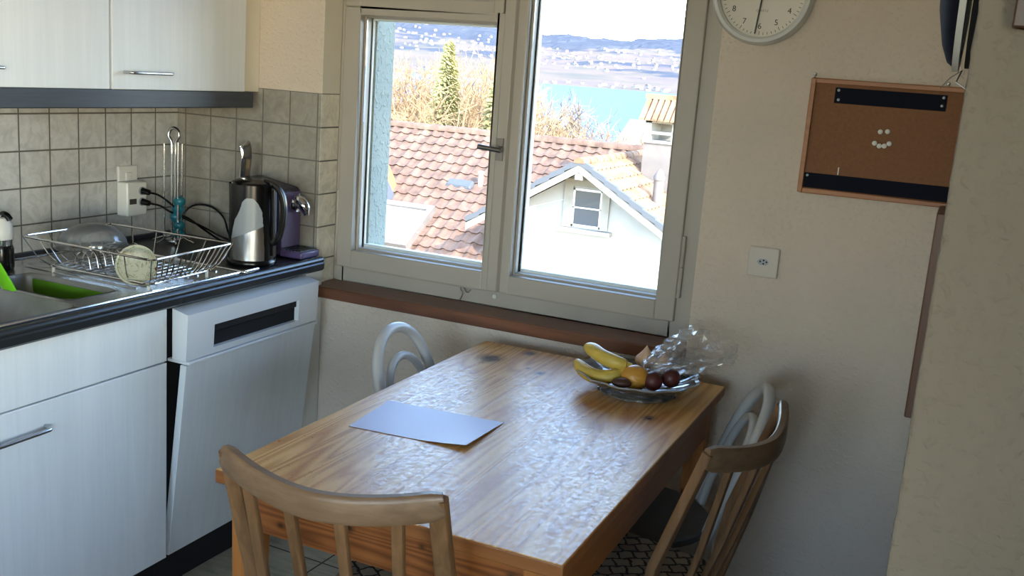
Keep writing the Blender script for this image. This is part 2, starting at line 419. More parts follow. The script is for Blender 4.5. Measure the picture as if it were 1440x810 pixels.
def dup(root, loc, rz, label, group=None, scale=None):
    r = root.copy(); COL.objects.link(r); r.location = loc; r.rotation_euler = (0, 0, rz); r['label'] = label
    if group: r['group'] = group
    if scale: r.scale = scale
    for ch in list(root.children):
        c = ch.copy(); COL.objects.link(c); c.parent = r
        for g in ch.children:
            d = g.copy(); COL.objects.link(d); d.parent = c
    return r

# ================================================================ ROOM SHELL
struct(MB().box(-.2, 5.2, -5.2, .35, -.15, 0).build('floor', M['floor']))
struct(MB().box(-.2, 7.8, -7.4, .35, 2.45, 2.65).build('ceiling', M['ceil']))  # runs past the walls as an added, unseen overhang that blocks the sun
# left wall: plaster with a tiled band
w = MB().box(-.2, 0, -5.2, .30, 0, 2.45)
w.m = 1; w.box(0.0005, .002, -3.2, 0, .88, 1.433)
struct(w.build('wall_left', [M['wall'], M['tile_left']]))
# window wall
w = MB()
w.box(0, .6, 0, .16, 0, 2.45).box(1.884, 2.53, 0, .16, 0, 2.45).box(.6, 1.884, 0, .16, 0, .765).box(.6, 1.884, 0, .16, 2.25, 2.45)
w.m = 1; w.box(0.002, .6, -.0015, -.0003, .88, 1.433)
w.m = 2; w.box(.6003, .6015, -.0015, .10, .80, 1.433)
w.m = 3; w.box(-.2, .70, .16, .272, 0, 2.45).box(1.80, 2.53, .16, .272, 0, 2.45).box(.70, 1.80, .16, .272, 0, .885).box(.70, 1.80, .16, .272, 2.15, 2.45)
w.m = 4; w.box(.6003, .6013, 0.0, .10, 1.434, 2.25)
struct(w.build('wall_window', [M['wall'], M['tile_back'], M['tile_reveal'], M['teal'], M['cream']]))
# right wall block (side of the kitchen and the rough near face)
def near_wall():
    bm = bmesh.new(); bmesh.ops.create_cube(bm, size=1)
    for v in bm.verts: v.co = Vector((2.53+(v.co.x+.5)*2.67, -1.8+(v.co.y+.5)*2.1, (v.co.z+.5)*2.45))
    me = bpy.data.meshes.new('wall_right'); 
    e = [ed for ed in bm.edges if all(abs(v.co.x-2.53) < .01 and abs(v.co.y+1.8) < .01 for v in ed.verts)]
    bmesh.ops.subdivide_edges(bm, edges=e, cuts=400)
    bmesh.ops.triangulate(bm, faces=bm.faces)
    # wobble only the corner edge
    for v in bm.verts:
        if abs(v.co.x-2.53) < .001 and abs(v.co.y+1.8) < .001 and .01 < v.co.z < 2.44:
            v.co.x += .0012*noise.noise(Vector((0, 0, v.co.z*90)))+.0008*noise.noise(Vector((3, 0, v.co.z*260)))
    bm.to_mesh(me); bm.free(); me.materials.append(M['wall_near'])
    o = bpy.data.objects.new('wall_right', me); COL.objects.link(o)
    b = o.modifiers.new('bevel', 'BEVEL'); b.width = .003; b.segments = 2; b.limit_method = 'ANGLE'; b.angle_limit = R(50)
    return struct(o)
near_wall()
w = MB().box(3.5, 3.7, -5.2, -5.0, 0, 2.45).box(3.5, 3.7, -2.4, -1.8, 0, 2.45).box(3.5, 3.7, -5.0, -2.4, 0, .80).box(3.5, 3.7, -5.0, -2.4, 2.40, 2.45)
struct(w.build('wall_far_right', M['ceil']))  # opening added in this unseen wall to throw fill light on the cabinets
struct(MB().box(3.0, 3.1, -2.45, -1.8, 0, 2.45).build('wall_shade_stub', M['wall_near']))  # added unseen stub, keeps the side opening's light off the near wall
w = MB().box(0, 1.3, -5.2, -5.0, 0, 2.45).box(2.7, 3.5, -5.2, -5.0, 0, 2.45).box(1.3, 2.7, -5.2, -5.0, 0, .9).box(1.3, 2.7, -5.2, -5.0, 2.2, 2.45)
struct(w.build('wall_rear', M['ceil']))  # opening added behind the camera to let fill light into the room

# window sill
sl = MB().box(.603, 1.882, -.035, .10, .765, .803)
struct(sl.build('trim_1', M['sill'], bevel=.004))
# window
win = thing('window_1', None, None, (0, 0, 0), kind='structure')
f = MB()
f.box(.602, .64, .10, .165, .803, 2.25).box(1.80, 1.884, .10, .165, .803, 2.25).box(.64, 1.80, .10, .165, .803, .885).box(.64, 1.80, .10, .165, 2.19, 2.25)
f.box(.64, 1.235, .102, .165, 1.70, 1.745).box(1.186, 1.262, .098, .165, 1.745, 2.19)
f.build('window_frame', M['winpaint'], win, bevel=.003)
def sash(name, x0, x1, z0, z1, gx0, gx1, gz0, gz1, y0=.085):
    s = MB()
    def ring(a, b, ya, yb):
        (ax0, ax1, az0, az1), (bx0, bx1, bz0, bz1) = a, b
        s.box(ax0, bx0, ya, yb, az0, az1).box(bx1, ax1, ya, yb, az0, az1).box(bx0, bx1, ya, yb, az0, bz0).box(bx0, bx1, ya, yb, bz1, az1)
    ring((x0, x1, z0, z1), (gx0, gx1, gz0, gz1), y0, .117)
    ring((x0+.02, x1-.01, z0+.02, z1-.01), (gx0+.006, gx1-.004, gz0+.006, gz1-.006), .117, .150)
    ob = s.build(name, M['winpaint'], win, bevel=.0035)
    g = MB().box(gx0+.004, gx1-.002, .124, .127, gz0+.004, gz1-.004).build('glass_pane', M['glass'], ob)
    # outer frame of the coupled window
    o = MB()
    for a in ((gx0-.002, gx0+.013, gz0, gz1), (gx1-.011, gx1+.002, gz0, gz1)): o.box(a[0], a[1], .150, .175, a[2], a[3])
    o.box(gx0, gx1, .150, .175, gz0-.004, gz0+.017).box(gx0, gx1, .150, .175, gz1-.012, gz1+.002)
    o.build('outer_sash', M['white paint'], ob, bevel=.002)
    return ob
s1 = sash('left_sash', .621, 1.236, .855, 1.7155, .679, 1.175, .915, 1.690)
s2 = sash('right_sash', 1.238, 1.815, .856, 2.205, 1.272, 1.755, .915, 2.16)
s3 = sash('upper_sash', .621, 1.19, 1.7175, 2.205, .679, 1.158, 1.753, 2.16)
MB().prism([(1.197, .086), (1.203, .070), (1.237, .070), (1.243, .086)], 2, .86, 2.2).build('meeting_bead', M['winpaint'], s1, bevel=.002)
# the handle
h = MB().box(1.205, 1.229, .064, .071, 1.275, 1.345).cyl((1.222, .07, 1.312), (1.222, .035, 1.312), .009, n=16)
h.tube([(1.236, .036, 1.309), (1.215, .034, 1.311), (1.160, .032, 1.315)], [.0075, .0075, .0085], 12)
h.build('window_handle', M['darkchrome'], win, smooth=True)
for x, z0, z1 in ((.617, .97, 1.115), (1.8205, .93, 1.115)):
    h = MB().cyl((x, .092, z0), (x, .092, (z0+z1)/2-.001), .0065, n=12).cyl((x, .092, (z0+z1)/2+.001), (x, .092, z1), .0065, n=12)
    h.build('hinge', M['winpaint'], win, smooth=True)
h = MB().tube(catmull([(1.10, .094, .852), (1.104, .088, .842), (1.112, .086, .838), (1.110, .088, .825), (1.100, .090, .807)]), .0016, 6)
h.tube(catmull([(1.112, .094, .851), (1.124, .088, .840), (1.132, .088, .840), (1.138, .090, .850)]), .0016, 6)
h.build('string_loop', M['steel_rough'], win, smooth=True)
h = MB().cyl((1.226, .1, .84), (1.226, .086, .84), .007, n=14).tube([(1.222, .084, .846), (1.227, .082, .842), (1.224, .082, .836)], .002, 6)
h.build('hook', M['white'], win, smooth=True)
# outside metal sill
struct(MB().hexa([(.70, .165, .883), (1.80, .165, .883), (1.80, .33, .868), (.70, .33, .868)], [(.70, .165, .890), (1.80, .165, .890), (1.80, .33, .875), (.70, .33, .875)]).build('trim_2', M['cream']))

# ================================================================ KITCHEN UNITS
def handle_bow(mb, x, y0, y1, z, out=.03, r=.005):
    pts = catmull([(x, y0, z), (x+out*.8, y0+.006, z), (x+out, y0+.022, z), (x+out, (y0+y1)/2, z), (x+out, y1-.022, z), (x+out*.8, y1-.006, z), (x, y1, z)], 6)
    mb.tube(pts, r, 10)
# base sink unit
def base_unit(y0, y1, label):
    t = thing('base_cabinet', label, 'cabinet', (.3, (y0+y1)/2, 0), group='white base cabinets')
    MB().box(.01, .608, y0, y1, .115, .74).build('carcass', M['cabedge'], t)
    MB().box(.02, .58, y0, y1, .0, .115).build('plinth', M['mattblack'], t)
    d = MB().box(.612, .632, y0+.003, y1-.002, .122, .702).build('door', M['cab'], t, bevel=.002)
    b = MB(); handle_bow(b, .632, y0+.04, y0+.225, .640); b.build('handle', M['steel'], d, smooth=True)
    MB().box(.612, .632, y0+.003, y1-.002, .706, .855).build('false_drawer_front', M['cab'], t, bevel=.002)
base_unit(-1.365, -.732, 'white veneer base cabinet under the sink, beside the dishwasher')
# dishwasher: door slightly ajar, hinged at the bottom
dw = thing('dishwasher', 'white dishwasher with dark recessed grip, its front tilted slightly open', 'dishwasher', (.3, -.4, 0))
MB().box(.03, .60, -.702, -.095, .11, .84).build('cavity', M['dark'], dw)
MB().box(.03, .585, -.73, -.06, 0, .112).build('plinth', M['mattblack'], dw)
ya, yb = -.700, -.098
def fx(z): return .608+(z-.107)*.106
d = MB().hexa([(fx(.107)-.022, ya, .107), (fx(.107), ya, .107), (fx(.107), yb, .107), (fx(.107)-.022, yb, .107)],
              [(fx(.69)-.022, ya, .69), (fx(.69), ya, .69), (fx(.69), yb, .69), (fx(.69)-.022, yb, .69)])
d.build('door', M['cab'], dw, bevel=.0015)
# control fascia with an opening for the grip recess
fz0, fz1 = .704, .836; gy0, gy1, gz0, gz1 = -.592, -.192, .722, .789
p = MB()
X0, X1 = .622, .677
for a, b_, c, e in ((ya-.003, gy0, fz0, fz1), (gy1, yb+.006, fz0, fz1), (gy0, gy1, fz0, gz0), (gy0, gy1, gz1, fz1)):
    p.hexa([(X0, a, c), (X1-.006*(fz1-c)/.13, a, c), (X1-.006*(fz1-c)/.13, b_, c), (X0, b_, c)],
           [(X0, a, e+(.012 if e == fz1 else 0)), (X1-.006*(fz1-e)/.13, a, e), (X1-.006*(fz1-e)/.13, b_, e), (X0, b_, e+(.012 if e == fz1 else 0))])
p.build('control_fascia', M['dwwhite'], dw)
MB().box(.648, .656, gy0, gy1, gz0, gz1).build('grip_recess', M['dark'], dw)
MB().box(.656, .664, gy0+.0005, gy1-.0005, gz1-.024, gz1-.0005).build('grip_bar', M['mattblack'], dw, bevel=.002)
MB().box(.60, .678, ya+.002, yb+.004, .6925, .7015).build('trim_strip', M['dwwhite'], dw, bevel=.002)
# filler by the wall
tag(MB().box(.02, .628, -.092, -.004, .0, .858).build('filler_panel', M['cabedge'], bevel=.002), 'narrow cream filler panel between dishwasher and window wall', 'panel')

# worktop: dark laminate slab with openings for the bowls, moulded front
wt = thing('worktop', 'dark laminate worktop with rounded grey front edge', 'worktop', (.3, -.9, .86))
def slab(mb, x0, x1, y0, y1, z0, z1, holes):
    """box grid with rectangular holes (x0,x1,y0,y1)"""
    xs = sorted({x0, x1, *[h[0] for h in holes], *[h[1] for h in holes]}); ys = sorted({y0, y1, *[h[2] for h in holes], *[h[3] for h in holes]})
    for i in range(len(xs)-1):
        for j in range(len(ys)-1):
            cx, cy = (xs[i]+xs[i+1])/2, (ys[j]+ys[j+1])/2
            if any(h[0] < cx < h[1] and h[2] < cy < h[3] for h in holes): continue
            mb.box(xs[i], xs[i+1], ys[j], ys[j+1], z0, z1)
holes = [(.20, .53, -.965, -.80), (.15, .59, -1.50, -.99)]
b = MB(); slab(b, .003, .625, -2.6, -.035, .86, .898, holes); b.box(.003, .598, -.035, -.003, .86, .898)
b.build('slab', M['laminate'], wt)
pr = [(.625, .86), (.650, .860), (.656, .866), (.657, .884), (.653, .888), (.655, .892), (.654, .899), (.648, .9045), (.640, .905), (.634, .901), (.625, .8985)]
e = MB()
vs0 = [(x, -2.6, z) for x, z in pr]; vs1 = [(x, -.035, z) for x, z in pr]; n = len(pr)
e.add(vs0+vs1, [tuple(range(n)), tuple(range(n, 2*n))]+[(i, (i+1) % n, (i+1) % n+n, i+n) for i in range(n)])
e.build('front_edge', plain('grey moulded edge', srgb(62, 66, 70), .25, .6), wt, smooth=True)
MB().box(.003, .016, -2.6, -.003, .898, .912).build('seal_strip', M['slate'], wt)
# steel sink insert
sk = thing('sink', 'stainless steel inset sink with drainer and two bowls', 'sink', (.35, -1.0, .9))
b = MB(); slab(b, .035, .605, -2.0, -.385, .8985, .9005, holes)
b.build('drainer_plate', M['steel'], sk)
b = MB().tube(catmull([(.04, -2.0, .901), (.04, -.42, .901), (.06, -.388, .901), (.58, -.388, .901), (.606, -.40, .901), (.608, -.45, .901), (.608, -2.0, .901)], 5), .0042, 8)
b.build('raised_rim', M['chrome'], sk, smooth=True)
b = MB()
for i in range(9):
    y = -.76+.04*i; b.cyl((.10, y, .9), (.55, y, .9), .004, n=8)
b.build('drainer_ribs', M['steel'], sk, smooth=True)
def bowl(x0, x1, y0, y1, depth):
    bm = MB(); t = .045; zz = .9
    rings = []
    def rr(x0, x1, y0, y1, r, z):
        out = []
        for cx, cy, a0 in ((x1-r, y1-r, 0), (x0+r, y1-r, 90), (x0+r, y0+r, 180), (x1-r, y0+r, 270)):
            for k in range(7):
                a = R(a0+15*k); out.append((cx+r*cos(a), cy+r*sin(a), z))
        return out
    rings = [rr(x0-.0, x1+.0, y0-.0, y1+.0, .035, zz+.002), rr(x0+.004, x1-.004, y0+.004, y1-.004, .035, zz-.006), rr(x0+.012, x1-.012, y0+.012, y1-.012, .035, zz-depth+.03),
             rr(x0+.035, x1-.035, y0+.035, y1-.035, .03, zz-depth)]
    vs = sum(rings, []); n = 28; fs = []
    for i in range(3):
        for k in range(n): fs.append((i*n+k, i*n+(k+1) % n, (i+1)*n+(k+1) % n, (i+1)*n+k))
    fs.append(tuple(3*n+k for k in range(n)))
    bm.add(vs, fs)
    # corner infill of the plate around the rounded opening
    sq = [(x1, y1), (x0, y1), (x0, y0), (x1, y0)]
    for q in range(4):
        c = (sq[q][0], sq[q][1], zz+.0006); arc = rings[0][q*7:q*7+7]
        for k in range(6): bm.add([c, arc[k], arc[k+1]], [(0, 1, 2)])
    return bm
b = bowl(.20, .53, -.965, -.80, .12); b.build('small_bowl', M['steel_rough'], sk, smooth=True)
b = bowl(.15, .59, -1.50, -.99, .17); b.build('large_bowl', M['steel_rough'], sk, smooth=True)
MB().box(.22, .525, -.80-.008, -.80-.0135, .79, .888).build('green_reflection', M['greenreflect'], sk, bevel=.002)  # added slab painted as the lime green reflection on the bowl's steel wall
# lime green draining caddy straddling the divider
b = MB()
b.sweep(catmull([(.34, -1.115, .895), (.34, -1.08, .97), (.335, -1.065, 1.010), (.335, -1.045, 1.006), (.335, -1.01, .95), (.335, -.983, .903)], 6), .05, .008, up=(0, .3, 1))
tag(b.build('sponge_holder', M['lime'], smooth=True), 'lime green plastic holder straddling the sink divider', 'sponge holder')
# white topped bottle
t = thing('soap_bottle', 'dish soap bottle with rounded white cap behind the sink', 'bottle', (.115, -.825, .9))
MB().lathe([(0, .9255), (.032, .9255), (.034, .935), (.034, .985), (.031, .995), (0, .996)], (.115, -.825, -.025), 24).build('body', M['black'], t, smooth=True)
MB().lathe([(.030, .996), (.031, 1.012), (.0, 1.013)], (.115, -.825, -.025), 24).build('neck_ring', M['chrome'], t, smooth=True)
MB().lathe([(.034, 1.013), (.035, 1.03), (.031, 1.055), (.02, 1.072), (0, 1.078)], (.115, -.825, -.025), 24).build('cap', M['white'], t, smooth=True)
MB().tube(catmull([(.115, -.825, 1.045), (.12, -.82, 1.057), (.133, -.818, 1.055), (.143, -.815, 1.043)]), .009, 10).build('spout', M['black'], t, smooth=True)

# dish rack
rk = thing('dish_rack', 'chrome wire dish rack standing on the steel drainer', 'dish rack', (.4, -.64, .905))
T = [(.17, -.80), (.16, -.475), (.63, -.465), (.65, -.81)]; tz = 1.0
B = [(.235, -.765), (.225, -.515), (.585, -.51), (.60, -.765)]; bz = .921
def rackpt(P4, z, u, v):
    a = Vector(P4[0]).lerp(Vector(P4[3]), u); b_ = Vector(P4[1]).lerp(Vector(P4[2]), u); q = a.lerp(b_, v); return (q.x, q.y, z)
def rim4(P4, z, r, mb):
    pts = []
    c = Vector((sum(p[0] for p in P4)/4, sum(p[1] for p in P4)/4))
    for i in range(4):
        p = Vector(P4[i]); a = Vector(P4[i-1]); b_ = Vector(P4[(i+1) % 4]); s = .02
        for k in range(5):
            t_ = k/4; q0 = p+(a-p).normalized()*s; q1 = p+(b_-p).normalized()*s
            q = q0*(1-t_)**2+p*2*t_*(1-t_)+q1*t_**2; pts.append((q.x, q.y, z))
    mb.tube(pts, r, 8, closed=True)
b = MB(); rim4(T, tz, .0033, b); b.build('top_rim', M['chrome'], rk, smooth=True)
b = MB(); rim4(B, bz, .003, b)
for i in range(1, 13):
    u = i/13; b.cyl(rackpt(B, bz, u, 0), rackpt(B, bz, u, 1), .0018, n=6)
for v in (.0, .33, .66): b.cyl(rackpt(B, bz-.003, 0, v), rackpt(B, bz-.003, 1, v), .0022, n=6)
b.build('base_grid', M['chrome'], rk, smooth=True)
def slat(mb, u, v, k=.3, r=.0018):
    t_ = Vector(rackpt(T, tz, u, v)); bb = Vector(rackpt(B, bz, u, v)); m_ = t_.lerp(bb, .55)+Vector((0, 0, -.012)); mb.tube(catmull([t_, m_, bb], 5), r, 6)
for side in range(4):
    n = {0: 5, 1: 7, 2: 5, 3: 14}[side]
    for i in range(n+1):
        q = i/n; b = MB()
        if side == 0: slat(b, q, 0)
        if side == 1: slat(b, 0, q)
        if side == 2: slat(b, q, 1)
        if side == 3: slat(b, 1, q, r=.0021)
        b.build('side_wire', M['chrome'], rk, smooth=True)
b = MB()
for i in range(8):  # plate dividers
    y = -.74+.028*i; b.tube(catmull([(.30, y, .921), (.31, y, .955), (.325, y+.006, .968), (.34, y+.012, .955), (.35, y+.012, .921)], 5), .0018, 6)
b.build('plate_dividers', M['chrome'], rk, smooth=True)
for (u, v) in ((.02, .02), (.98, .02), (.02, .98), (.98, .98)):
    p_ = rackpt(B, bz, u, v); MB().cyl((p_[0], p_[1], .9005), (p_[0], p_[1], .922), .0045, n=10).build('foot', M['white'], rk, smooth=True)
# glass lid leaning in the rack
def dish_shape(r, depth, th=.003, n=48, scal=None):
    pr = []
    for i in range(13):
        a = i/12; pr.append((max(1e-5, r*sin(a*pi/2)), -depth*cos(a*pi/2)))
    pr2 = [(max(1e-5, (x-th*.8)), z+th*(1-.3*x/r)) for x, z in pr][::-1]
    return MB().lathe(pr+[(r+.003, .001), (r+.003, .004)]+pr2, (0, 0, 0), n, scal=scal)
b = dish_shape(.096, .065); lid = b.build('glass_bowl', M['lidglass'], None, smooth=True)
lid.rotation_euler = (R(168), R(-14), R(10)); lid.location = (.30, -.675, .975)
tag(lid, 'translucent glass bowl drying upside down in the dish rack', 'bowl')
def leaf_plate():
    m, nt, b = newmat('leaf patterned china'); setb(b, rough=.25)
    v = coords(nt)
    n1 = noise_t(nt, v, 55, 4, .6, 2); n2 = noise_t(nt, v, 28, 2, .5, 1)
    c = ramp(nt, n1, [(.0, srgb(178, 180, 160)), (.55, srgb(178, 180, 160)), (.60, srgb(104, 116, 84)), (.64, srgb(178, 180, 160)), (1, srgb(188, 188, 170))])
    c2 = ramp(nt, n2, [(.66, (0, 0, 0, 1)), (.70, (1, 1, 1, 1))])
    L(nt, mix(nt, c2, c, srgb(92, 48, 40)), b.inputs['Base Color']); return m
b = dish_shape(.052, .012); pl = b.build('china_dish', leaf_plate(), None, smooth=True)
pl.rotation_euler = (R(72), R(0), R(32)); pl.location = (.535, -.745, .962)
tag(pl, 'small round china dish with leaf pattern standing in the dish rack', 'dish')

# upper cabinets
def upper_unit(y0, y1, label):
    t = thing('wall_cabinet', label, 'cabinet', (.18, (y0+y1)/2, 1.42), group='white wall cabinets')
    MB().box(.003, .345, y0, y1, 1.4205, 2.25).build('carcass', M['cabedge'], t)
    d = MB().box(.348, .366, y0+.003, y1-.003, 1.420, 2.25).build('door', M['cab'], t, bevel=.002)
    b = MB(); handle_bow(b, .366, y0+.045, y0+.215, 1.468, .028, .0045); b.build('handle', M['steel'], d, smooth=True)
upper_unit(-.66, -.092, 'white veneer wall cabinet with steel bow handle nearest the window')
upper_unit(-1.232, -.664, 'white veneer wall cabinet left of the one nearest the window')
MB().box(.02, .348, -.091, -.002, 1.420, 2.25).build('filler_panel', M['cream'], bevel=.001)
tag(bpy.data.objects['filler_panel.001'], 'narrow cream filler panel between wall cabinet and window wall', 'panel')
tag(MB().box(.003, .364, -1.9, -.048, 1.368, 1.4203).build('light_pelmet', M['slate'], bevel=.003), 'dark slate pelmet strip under the white wall cabinets', 'pelmet')

# ---------------------------------------------------------------- counter appliances
# double switch socket with travel adapter
t = thing('wall_socket', 'square white socket plate on tiled wall behind the dish rack', 'socket', (.0, -.244, 1.108))
MB().box(.002, .012, -.286, -.203, 1.066, 1.150).build('plate', M['white'], t, bevel=.003)
MB().box(.012, .016, -.257, -.233, 1.098, 1.128).build('insert', M['white'], t, bevel=.002)
t = thing('plug_adapter', 'white multi-plug adapter stuck in the tiled wall socket', 'adapter', (.04, -.255, .99))
MB().box(.0165, .064, -.301, -.213, .990, 1.102).build('body', M['white'], t, bevel=.005)
b = MB()
for z in (1.072, 1.036): b.cyl((.064, -.238, z), (.066, -.238, z), .014, n=18)
b.build('socket_recess', M['palegrey'], t, smooth=True)
b = MB().box(.064, .0652, -.292, -.262, 1.030, 1.048); b.build('rating_plate', M['ink'], t)
for i, z in enumerate((1.072, 1.036)):
    c = MB().cyl((.0665, -.238, z), (.092, -.232, z-.003), .012, .009, n=14)
    end = (.30, -.10) if i == 0 else (.24, -.12)
    pts = [(.092, -.232, z-.003), (.12, -.215, z-.012), (.15, -.185, z-.045), (.165, -.16, .99-.02*i), (.20, -.10, .955), (.235, -.06, .925), (end[0], end[1]+.05, .905), (.34, -.12, .9035)]
    if i == 1: pts = [(.092, -.232, z-.003), (.12, -.212, z-.01), (.145, -.19, z-.03), (.17, -.14, .985), (.20, -.085, .94), (.23, -.05, .908), (.28, -.06, .9035), (.33, -.10, .9035)]
    c.tube(catmull(pts, 8), .0035, 8)
    tag(c.build('power_cable', M['black'], smooth=True), ['black cable from the upper plug of the white adapter', 'black cable from the lower plug of the white adapter'][i], 'cable', 'power cables behind the dish rack')
c = MB().tube(catmull([(.30, -.05, .9035), (.26, -.035, .93), (.23, -.03, .985), (.17, -.03, 1.015), (.11, -.05, 1.01), (.08, -.08, .96), (.09, -.12, .912), (.13, -.13, .9035)], 8), .0035, 8)
tag(c.build('power_cable', M['black'], smooth=True), 'black cable looping in an arc behind the chrome stand', 'cable', 'power cables behind the dish rack')
# chrome wire stand
cx, cy = .138, -.17
t = thing('wire_stand', 'tall chrome wire stand with looped top in the tiled corner', 'stand', (cx, cy, .9))
b = MB()
for k, (dx, dy) in enumerate(((-.026, -.016), (-.010, .018), (.016, .022), (.030, -.012))):
    b.cyl((cx+dx, cy+dy, .915), (cx+dx, cy+dy, 1.232+.008*(k % 2)), .0042, n=10)
b.build('rods', M['chrome'], t, smooth=True)
lp = [(cx-.008, cy, 1.20), (cx-.010, cy-.0, 1.238), (cx-.020, cy-.003, 1.258), (cx-.014, cy, 1.278), (cx+.002, cy, 1.284), (cx+.017, cy+.001, 1.276), (cx+.021, cy+.001, 1.258), (cx+.010, cy, 1.238), (cx+.008, cy, 1.20)]
b = MB().tube(catmull(lp, 6), .0055, 10); b.cyl((cx-.008, cy, .915), (cx-.008, cy, 1.2), .004, n=8).cyl((cx+.008, cy, .915), (cx+.008, cy, 1.2), .004, n=8)
b.build('loop_handle', M['steel'], t, smooth=True)
b = MB()
for k in range(6):
    a = R(60*k+20); b.tube(catmull([(cx, cy, .925), (cx+.03*cos(a), cy+.03*sin(a), .92), (cx+.07*cos(a), cy+.07*sin(a), .904)], 5), .003, 8)
b.lathe([(0, .905), (.03, .905), (.03, .912), (0, .914)], (cx, cy, 0), 20)
b.build('feet', M['chrome'], t, smooth=True)
b = MB()
for k in range(5):
    b.lathe([(1e-4, -.019), (.012, -.016), (.02, -.004), (.02, .006), (.012, .016), (1e-4, .019)], (cx+.018+.008*sin(k*2), cy+.004*cos(k*2), .935+.027*k), 14)
tag(b.build('bottle_brush', M['teal_plastic'], smooth=True), 'teal bottle brush standing inside the chrome wire stand', 'brush')

# kettle
kx, ky = .534, -.256
kt = thing('electric_kettle', 'black and steel electric kettle beside the dish rack', 'kettle', (kx, ky, .9), 0)
def kettle():
    H = .232; n = 220; rows = 110; z0 = .918
    b = MB(); vs = []; fs = []
    cam = math.atan2(-2.8-ky, 2.543-kx)
    def rad(t_): return .0725-.0045*t_
    for i in range(rows+1):
        t_ = i/rows; r = rad(t_)
        for k in range(n):
            a = cam+2*pi*k/n
            # lip: spout bulge away from the handle
            s_ = max(0, cos(a-(cam-R(95))))**6*.005*t_**3
            vs.append((kx+(r+s_)*cos(a), ky+(r+s_)*sin(a), z0+H*t_))
    o = len(b.v); b.v += vs
    for i in range(rows):
        for k in range(n):
            t_ = (i+.5)/rows; an = (2*pi*(k+.5)/n+pi) % (2*pi)-pi; u = -math.degrees(an)  # u<0 = right on screen
            u = -u   # + to the right in picture
            # steel/grey face bounded by curves
            left = -200 if t_ < .31 else -27-66*max(0, (.84-t_)/.53)**2.0
            right = 31-16*t_**2
            topc = .84-.00009*abs(u+8)**2.2
            inside = left < u < right and t_ < topc
            if not inside: mi = 0
            else:
                wl = .36+.0022*(u+20)
                mi = 1 if t_ < wl else 2
            b.f.append((o+i*n+k, o+i*n+(k+1) % n, o+(i+1)*n+(k+1) % n, o+(i+1)*n+k)); b.mi.append(mi)
    return b
kettle().build('body', [M['black'], M['steel'], M['palegrey']], kt, smooth=True)
MB().lathe([(0, .9), (.075, .9), (.077, .903), (.076, .914), (.072, .918), (0, .918)], (kx, ky, 0), 48).build('base', M['black'], kt, smooth=True)
MB().lathe([(.066, 1.149), (.063, 1.156), (.05, 1.162), (.02, 1.165), (0, 1.165)], (kx, ky, 0), 40).build('lid', M['black'], kt, smooth=True)
cam = math.atan2(-2.8-ky, 2.543-kx); ha = cam+R(60)
hx, hy = cos(ha), sin(ha)
def kp(r, z): return (kx+hx*r, ky+hy*r, z)
b = MB().sweep(catmull([kp(.040, 1.160), kp(.068, 1.155), kp(.096, 1.132), kp(.108, 1.090), kp(.106, 1.04), kp(.094, .995), kp(.076, .972), kp(.066, .968)], 6), .019, .018, up=(-hy, hx, 0))
b.build('handle', M['black'], kt, smooth=True)
b = MB().sweep(catmull([kp(.080, 1.1560), kp(.108, 1.138), kp(.125, 1.095), kp(.124, 1.05)], 6), .010, .004, up=(-hy, hx, 0))
MB().sweep([kp(.068, .93), kp(.067, 1.0), kp(.066, 1.10), kp(.065, 1.145)], .03, .012, up=(hy, -hx, 0)).build('handle_mount', M['black'], kt, smooth=True)

# coffee machine
cm = thing('coffee_machine', 'slim purple capsule coffee machine with chrome spout behind the kettle', 'coffee machine', (.40, -.07, .9))
b = MB().prism([(.36, .905), (.540, .905), (.540, 1.112), (.530, 1.122), (.38, 1.145), (.37, 1.145), (.36, 1.135)], 1, -.122, -.014)
b.build('body', M['purpledark'], cm, bevel=.008)
MB().box(.540, .544, -.118, -.018, .93, 1.110).build('front_panel', M['purple'], cm, bevel=.0015)
MB().box(.535, .625, -.118, -.018, .901, .925).build('drip_tray', M['purple'], cm, bevel=.006)
b = MB()
for i in range(5): b.box(.555+.013*i, .561+.013*i, -.110, -.026, .925, .9275)
b.build('drip_grid', M['black'], cm)
b = MB().lathe([(0, .544), (.026, .544), (.028, .551), (.022, .565), (0, .569)], (0, -.060, 1.068), 24, axis=0)
b.tube(catmull([(.550, -.060, 1.078), (.570, -.060, 1.081), (.587, -.058, 1.065), (.595, -.056, 1.038)], 6), [.020]*12+[.019, .018, .016, .014, .012, .010, .009], 16)
b.build('spout', M['chrome'], cm, smooth=True)
for y in (-.105, -.031): MB().cyl((.544, y, 1.099), (.546, y, 1.099), .005, n=12).build('button', M['chrome'], cm, smooth=True)
b = MB().sweep(catmull([(.376, -.10, 1.14), (.378, -.10, 1.175), (.382, -.10, 1.215), (.378, -.10, 1.245), (.372, -.10, 1.252)], 6), .036, .006, up=(.75, -.6, .0))
b.build('lever', M['chrome'], cm, smooth=True)

